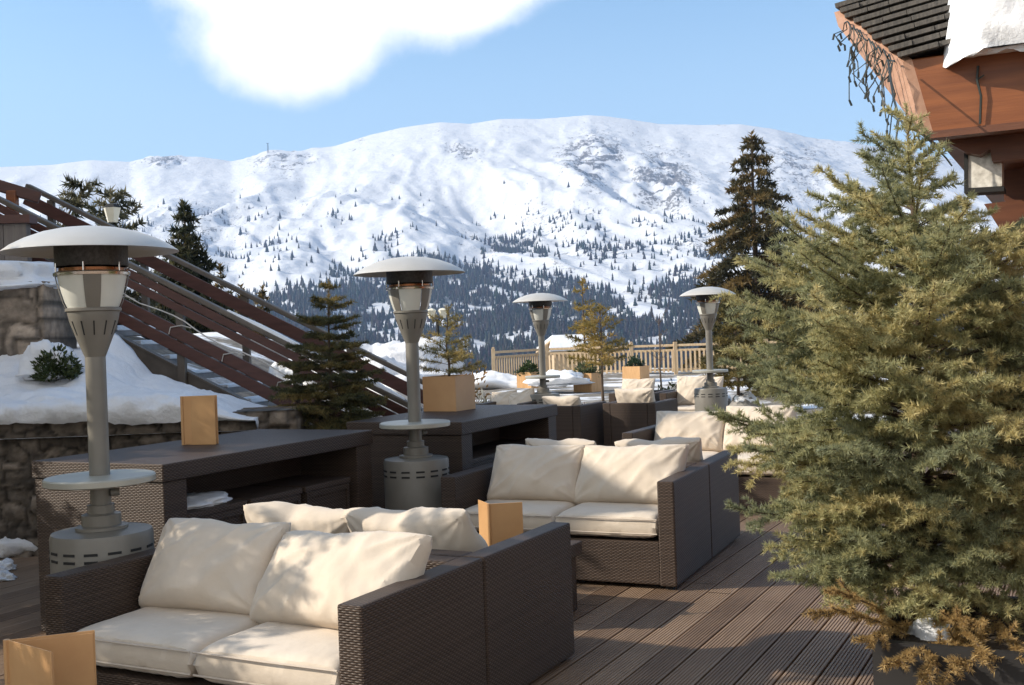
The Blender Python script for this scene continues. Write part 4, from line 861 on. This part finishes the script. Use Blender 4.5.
# upper left: timber beam railing of the landing above, stone pier, snow bank, retaining wall
p0 = at(-60, 168, 11.6); p1 = at(40, 198, 11.9)
t = thing('landing_rail', 'red brown timber rail with a short post at the upper left edge', 'railing', (0, 0, 0))
a = MB(); a.bar(p0, p1, .10, .12); a.build('top_beam', MT['redwood'], t, bevel=.01)
q0 = at(12, 188, 11.8); a = MB(); a.bar(q0 + Vector((0, 0, -.03)), q0 + Vector((0, 0, -.75)), .10, .10, up=(1, 0, 0)); a.build('post', MT['orange'], t, bevel=.008)
def stonewall(name, label, x0, x1, y, z0, z1, thick, seed, mat='stone', cell=.125, cat='wall', br=.95):
    nx, nz2 = int((x1 - x0) / .022), int((z1 - z0) / .022); xs = np.linspace(x0, x1, nx); zs = np.linspace(z0, z1, nz2)
    V = []; C = []
    for x in xs:
        for z in zs:
            wx = x + .05 * noise.noise(Vector((x * 4, z * 4, seed))); wz = z + .05 * noise.noise(Vector((x * 4, z * 4, seed + 5)))
            dd, pp = noise.voronoi(Vector((wx / cell / 1.5, wz / cell, seed)), distance_metric='CHEBYCHEV')
            e = min(1, (dd[1] - dd[0]) * 2.6); k = noise.cell(pp[0] * 3.1)
            V.append((x, y - .05 * e ** .3 - .02 * fb(x * 9, z * 9, seed) - .02 * k, z)); g = .10 + .10 * abs(k) + .05 * noise.noise(pp[0] * 7)
            g = g * (.25 + .75 * min(1, e * 2.5)); C.append((g * 1.15 * br, g * .97 * br, g * .80 * br))
    nF = len(V); V = np.array(V); C = np.array(C); Vb = V.copy(); Vb[:, 1] = y + thick; Fr = grid_faces(nx, nz2)
    ri = np.array([i * nz2 + nz2 - 1 for i in range(nx)]); sidef = [(ri[i], ri[i] + nF, ri[i + 1] + nF, ri[i + 1]) for i in range(nx - 1)]
    rc = (nx - 1) * nz2; sidef += [(rc + j, rc + j + nF, rc + j + 1 + nF, rc + j + 1) for j in range(nz2 - 1)]; sidef += [(j, j + 1, j + 1 + nF, j + nF) for j in range(nz2 - 1)]
    o = npmesh(name, np.concatenate([V, Vb]), np.concatenate([Fr, Fr[:, ::-1] + nF, np.array(sidef)]), MT[mat], tint=np.concatenate([C, C])); return tag(o, label, cat)
stonewall('stone_wall', 'dark rubble stone retaining wall under the snow bank on the left', -7.2, -1.75, 8.95, -.05, 1.10, .5, 3)
pr_ = at(45, 300, 10.1)
stonewall('stone_pier', 'grey stone pier with a snow cap at the left edge behind the nearest heater', pr_.x - 2.2, pr_.x, 10.1, .9, at(20, 282, 10.1).z, .7, 8, cell=.19, cat='stone pier', br=1.7)
sc_ = snowlump('snow_mound', 'thick snow cap lying on the stone pier at the left edge', 'snow', (pr_.x - 1.02, 10.42, at(20, 284, 10.1).z), 1.08, .50, .22, 12, 'bank', 30, .22, sq=4)
t = thing('timber_wall', 'grey vertical timber boarding above the snow capped pier at the left edge', 'wall', (0, 0, 0))
b0 = at(-80, 216, 10.75); b1 = at(26, 218, 10.75)
a = MB(); n = 9
for i in range(n): x0 = b0.x + (b1.x - b0.x) * i / n; a.box(x0 + .002, b0.x + (b1.x - b0.x) * (i + 1) / n - .002, 10.75 + .006 * (i % 2), 10.85, 1.4, b1.z - .05)
a.build('boards', MT['timber'], t)
a = MB(); a.bar(Vector((b0.x, 10.8, b1.z)), Vector((b1.x + .05, 10.8, b1.z - .01)), .18, .08); a.build('cap_board', MT['redwood'], t)
# the snow bank itself
nx, ny = 150, 60; xs = np.linspace(-7.0, -2.05, nx); vsn = np.linspace(0, 1, ny); V = np.zeros((nx, ny, 3))
for i, x in enumerate(xs):
    endt = float(sst(-2.05, -2.75, np.array([x]))[0])
    back = float(np.interp(x, [-7, -4.4, -3.95, -3.68, -3.5, -3.36, -2.85, -2.3], [1.82, 1.74, 1.64, 1.80, 1.62, 1.40, 1.22, 1.10])) + .03 * noise.noise(Vector((x * 2, 0, 2)))
    for j, s in enumerate(vsn):
        if s < .25:                               # the lip hanging over the wall
            k = s / .25; an = math.pi * (k) * .5; yy = 8.93 - .10 - .06 * math.sin(an * 2) + .16 * (1 - math.cos(an)) ; zz = 1.06 + (.20 + .04 * noise.noise(Vector((x * 3, 1, 4)))) * math.sin(an)
        else:
            k = (s - .25) / .75; yy = 8.99 + k * 1.35; zz = 1.26 + (back - 1.26) * (k ** 1.5)
        nn_ = .045 * fb(x * 2.2, yy * 2.2, s * 3) + .02 * fb(x * 9, yy * 9, s * 9)
        V[i, j] = (x, yy - nn_ * (s < .3), 1.02 + (zz + nn_ - 1.02) * (.15 + .85 * endt))
Vb = V.copy(); Vb[:, :, 2] = .95; Vb[:, :, 1] += .05
F1_ = grid_faces(nx, ny); K = nx * ny
edge = [((nx - 1) * ny + j, (nx - 1) * ny + j + 1, K + (nx - 1) * ny + j + 1, K + (nx - 1) * ny + j) for j in range(ny - 1)] + [(i * ny + ny - 1, K + i * ny + ny - 1, K + (i + 1) * ny + ny - 1, (i + 1) * ny + ny - 1) for i in range(nx - 1)]
o = npmesh('snow_bank', np.concatenate([V.reshape(-1, 3), Vb.reshape(-1, 3)]), np.concatenate([F1_[:, ::-1], F1_ + K, np.array(edge)]), MT['bank'], smooth=True); tag(o, 'deep snow bank heaped on top of the rubble retaining wall', 'snow bank')
q_ = at(55, 372, 9.55); shrub('round_bush', 'small round green bush half buried in the snow bank', (q_.x, 9.55, q_.z - .06), .21, .2, .30, 1800, .05, ((.03, .045, .015), (.09, .11, .04)), 61)
snowlump('snow_mound', 'cap of snow over the small round bush on the bank', 'snow', (q_.x - .10, 9.66, q_.z + .0), .24, .2, .27, 14, 'bank', 24, .3)
for i, (sx, sy, Y, r, lb) in enumerate(((14, 552, 8.35, .26, 'crumbled snow pile at the foot of the stone wall on the deck'), (3, 570, 7.75, .07, 'small snow lump on the deck left of the bar, the farther one'), (4, 580, 7.5, .06, 'small snow lump on the deck left of the bar, the nearer one'))):
    q_ = onz(sx, sy, .0); snowlump('snow_pile', lb, 'snow', (q_.x, q_.y, .01), r * 1.3, r, r * .75, 30 + i, 'bank', 22, .6)

# ------------------------------------------------------------------ chalet eave on the right
t = thing('chalet', 'wooden chalet corner with orange brown eave boards at the upper right', 'chalet', (0, 0, 0))
EX = Vector((math.cos(R(A0)), -math.sin(R(A0)), 0)); NX = AX
C0 = at(928, 136, 6.0)
pl = lambda px, py, off=0.0: onplane(px, py, C0 + NX * off, NX)
a = MB(); a.prism([pl(928, 136), pl(928, 136) + EX * 3.2, pl(906, 60) + EX * 3.2, pl(906, 60)], NX * .07); a.build('fascia_board', MT['orange'], t, bevel=.008)
a = MB(); a.prism([pl(924, 139, -.012), pl(924, 139, -.012) + EX * 3.2, pl(924, 132, -.012) + EX * 3.2, pl(924, 132, -.012)], NX * .10); a.build('drip_moulding', MT['darklarch'], t)
tip = at(842, 10, 7.15); tip2 = at(846, 24, 7.15); Ct, Cb = pl(906, 60), pl(928, 136)
a = MB(); a.prism([Cb + EX * .03, Ct + EX * .03, tip, tip2], (tip2 - Cb).cross(Ct - Cb).normalized() * -.05); a.build('barge_board', MT['pale'], t)
nC = 10
for k in range(nC):
    f0 = k / (nC - 1); p = Ct.lerp(tip, f0) + Vector((0, 0, .012)) - NX * .05 - EX * random.uniform(.02, .05)
    m = Matrix((EX, NX, Vector((0, 0, 1)))).transposed().to_4x4(); m.translation = p; m = m @ Matrix.Rotation(R(-8), 4, 'Y') @ Matrix.Rotation(R(7), 4, 'X')
    a = MB(); x = 0
    while x < 3.2: wd_ = random.uniform(.12, .26); a.box(x, x + wd_ - .004, random.uniform(-.012, .012), .5, -.006 + random.uniform(0, .004), .022, m); x += wd_
    a.build('shingle_course', MT['shingle'], t)
a = MB(); a.prism([Ct + NX * .08 - Vector((0, 0, .02)), Ct + EX * 3.2 + NX * .08 - Vector((0, 0, .02)), tip + EX * 3.2 - Vector((0, 0, .02)), tip + EX * .06 - Vector((0, 0, .02))], (0, 0, -.04)); a.build('roof_deck', MT['darklarch'], t)
zb = Cb.z + .01
s0 = Vector((Cb.x, Cb.y, zb)) + NX * .08
a = MB(); a.prism([s0 + EX * .02, s0 + EX * 3.2, s0 + EX * 3.2 + NX * 4.2, s0 + EX * .02 + NX * 4.2], (0, 0, .05)); a.build('soffit', MT['darklarch'], t)
a = MB(); a.prism([pl(945, 141, .32), pl(965, 152, .32), pl(979, 155, .32), pl(990, 149, .32), pl(992, 161, .32), pl(1130, 150, .32), pl(1130, 122, .32)], NX * .12); a.build('purlin', MT['darklarch'], t)
a = MB(); a.prism([pl(984, 204, 1.5), pl(1130, 186, 1.5), pl(1130, 262, 1.5), pl(1026, 262, 1.5), pl(1004, 236, 1.5)], NX * .12); a.build('corbel_beam', MT['darklarch'], t)
a = MB(); a.prism([pl(1002, 234, 1.47), pl(1010, 234, 1.47), pl(1034, 262, 1.47), pl(1024, 262, 1.47)], NX * .03); a.build('corbel_edge', MT['pale'], t)
a = MB(); a.prism([pl(1004, 160, 1.9), pl(1200, 150, 1.9), pl(1200, 700, 1.9), pl(1060, 700, 1.9), pl(1060, 240, 1.9), pl(1004, 200, 1.9)], NX * .12); a.build('wall', MT['darklarch'], t)
Wm = Matrix((AX, EX, Vector((0, 0, 1)))).transposed().to_4x4(); Wm.translation = Vector((C0.x, C0.y, 0)) + EX * 1.65
a = MB(); a.box(-1.75, 1.6, 0, .2, .0, zb - .002, Wm); a.build('side_wall', MT['orange'], t)  # unseen wall, added for its warm bounce onto the sofa sides
for y in (-1.2,):
    a = MB(); a.box(y, y + 1.0, -.03, -.003, .9, 2.1, Wm); wn_ = a.build('window', MT['slot'], t); a = MB()
    for x0, x1, z0, z1 in ((y - .09, y, .81, 2.19), (y + 1, y + 1.09, .81, 2.19), (y, y + 1, .81, .9), (y, y + 1, 2.1, 2.19)): a.box(x0, x1, -.06, -.003, z0, z1, Wm)
    a.build('window_frame', MT['pale'], wn_)
lt = thing('eave_lamp', 'square glass lamp with a dark frame hanging under the chalet eave', 'lamp', (0, 0, 0))
a = MB(); a.prism([pl(968, 150, .45), pl(1002, 148, .45), pl(1002, 186, .45), pl(968, 188, .45)], NX * .16); a.build('glass', MT['oldglass'], lt)
a = MB(); a.prism([pl(964, 148, .44), pl(968, 148, .44), pl(968, 193, .44), pl(964, 193, .44)], NX * .18); a.build('frame', MT['slot'], lt)
a = MB(); a.prism([pl(968, 188.3, .44), pl(1004, 186.3, .44), pl(1004, 191, .44), pl(968, 193, .44)], NX * .18); a.build('base', MT['slot'], lt)
# snow slab on the roof
nx, ny = 90, 60; V = np.zeros((nx, ny, 3)); o0 = Ct + EX * .33 - NX * .16 + Vector((0, 0, .05))
for i in range(nx):
    for j in range(ny):
        s = i / (nx - 1); v = j / (ny - 1); e = s * 3.0; 
        lip = min(1, s * 14) ** .5; ex = .10 * max(0, 1 - v / .35) - .17 * min(1, v / .5) + .05 * noise.noise(Vector((v * 5, 3, 1))) * (1 - s) + .04 * noise.noise(Vector((v * 17, 3, 1)))
        if v < .35: k = v / .35; an = k * math.pi / 2; nn_ = -.05 * math.sin(an * 2); zz = -.10 + (.50 * math.sin(an)) * lip; nn_ += .12 * (1 - math.cos(an))
        else: k = (v - .35) / .65; nn_ = .12 + k * 1.5; zz = -.10 + .50 * lip + k * .85
        low = .10 * noise.noise(Vector((e * 2.5, 1, 8))) * (v < .3) * (1 - v / .3); n3 = .05 * fb(e * 3, zz * 3, nn_ * 3) + .008 * fb(e * 12, zz * 12, nn_ * 9)
        V[i, j] = o0 + EX * (e + ex + n3 * .6) + NX * (nn_ - n3 * (v < .4)) + Vector((0, 0, zz + low + n3))
Vb = V.copy(); Vb[:, :, 2] = np.minimum(V[:, :, 2], (o0.z - .09 + np.maximum(0, (V - np.array(o0)) @ np.array(NX) - .15) * .5)); Fq = grid_faces(nx, ny); K = nx * ny
edge = [(j, j + 1, K + j + 1, K + j) for j in range(ny - 1)]
o = npmesh('roof_snow', np.concatenate([V.reshape(-1, 3), Vb.reshape(-1, 3)]), np.concatenate([Fq, Fq[:, ::-1] + K, np.array(edge)]), MT['roofsnow'], smooth=True); tag(o, 'thick white snow slab hanging over the edge of the chalet roof', 'snow')
# icicle string lights hanging from the barge board
rd = random.Random(9); main = []; drops = []
for i in range(30):
    f0 = i / 37; p = Ct.lerp(tip, f0) - EX * .05 - NX * .05 + Vector((0, 0, rd.uniform(-.03, .01))); main.append(p)
for i in sorted(rd.sample(range(1, 30), 22)):
    L = rd.uniform(.12, .42) * (1.1 if i < 24 else .8); p = main[i]; q = [p]
    for k in range(1, 5): q.append(p + Vector((rd.uniform(-.045, .045) - .008 * k, rd.uniform(-.05, .05), -L * k / 4 * rd.uniform(.85, 1.1))))
    drops.append(q)
tl = cable('string_lights', 'tangled dark icicle light cable hanging from the sunlit roof edge', main, .0045, 'wire', drops=drops)
for d in drops:
    for k in (2, 4): a = MB(); a.tube([d[k], d[k] + Vector((rd.uniform(-.015, .015), 0, -.035))], .007, 5); a.build('bulb', MT['wire'], tl)
c0 = pl(978, 66, -.02); cable('string_lights', 'short twisted dark cable hanging from the roof snow over the eave board', [c0, pl(977, 80, -.03), pl(981, 96, -.025), pl(980, 124, -.02)], .007, 'wire', drops=[[pl(977, 80, -.03), pl(984, 75, -.04)]])
w0 = at(889, 98, 5.3); cable('string_lights', 'dark cable draped across the top of the big spruce', [at(888, 60, 6.0), at(893, 96, 5.6), at(899, 118, 5.2), at(905, 126, 5.0), at(917, 131, 5.0), at(926, 137, 5.3), at(938, 146, 5.6)], .006, 'wire', drops=[[at(917, 131, 5.0), at(921, 150, 5.0)], [at(926, 137, 5.3), at(946, 158, 5.3), at(952, 166, 5.3)], [at(899, 118, 5.2), at(896, 140, 5.2)]])
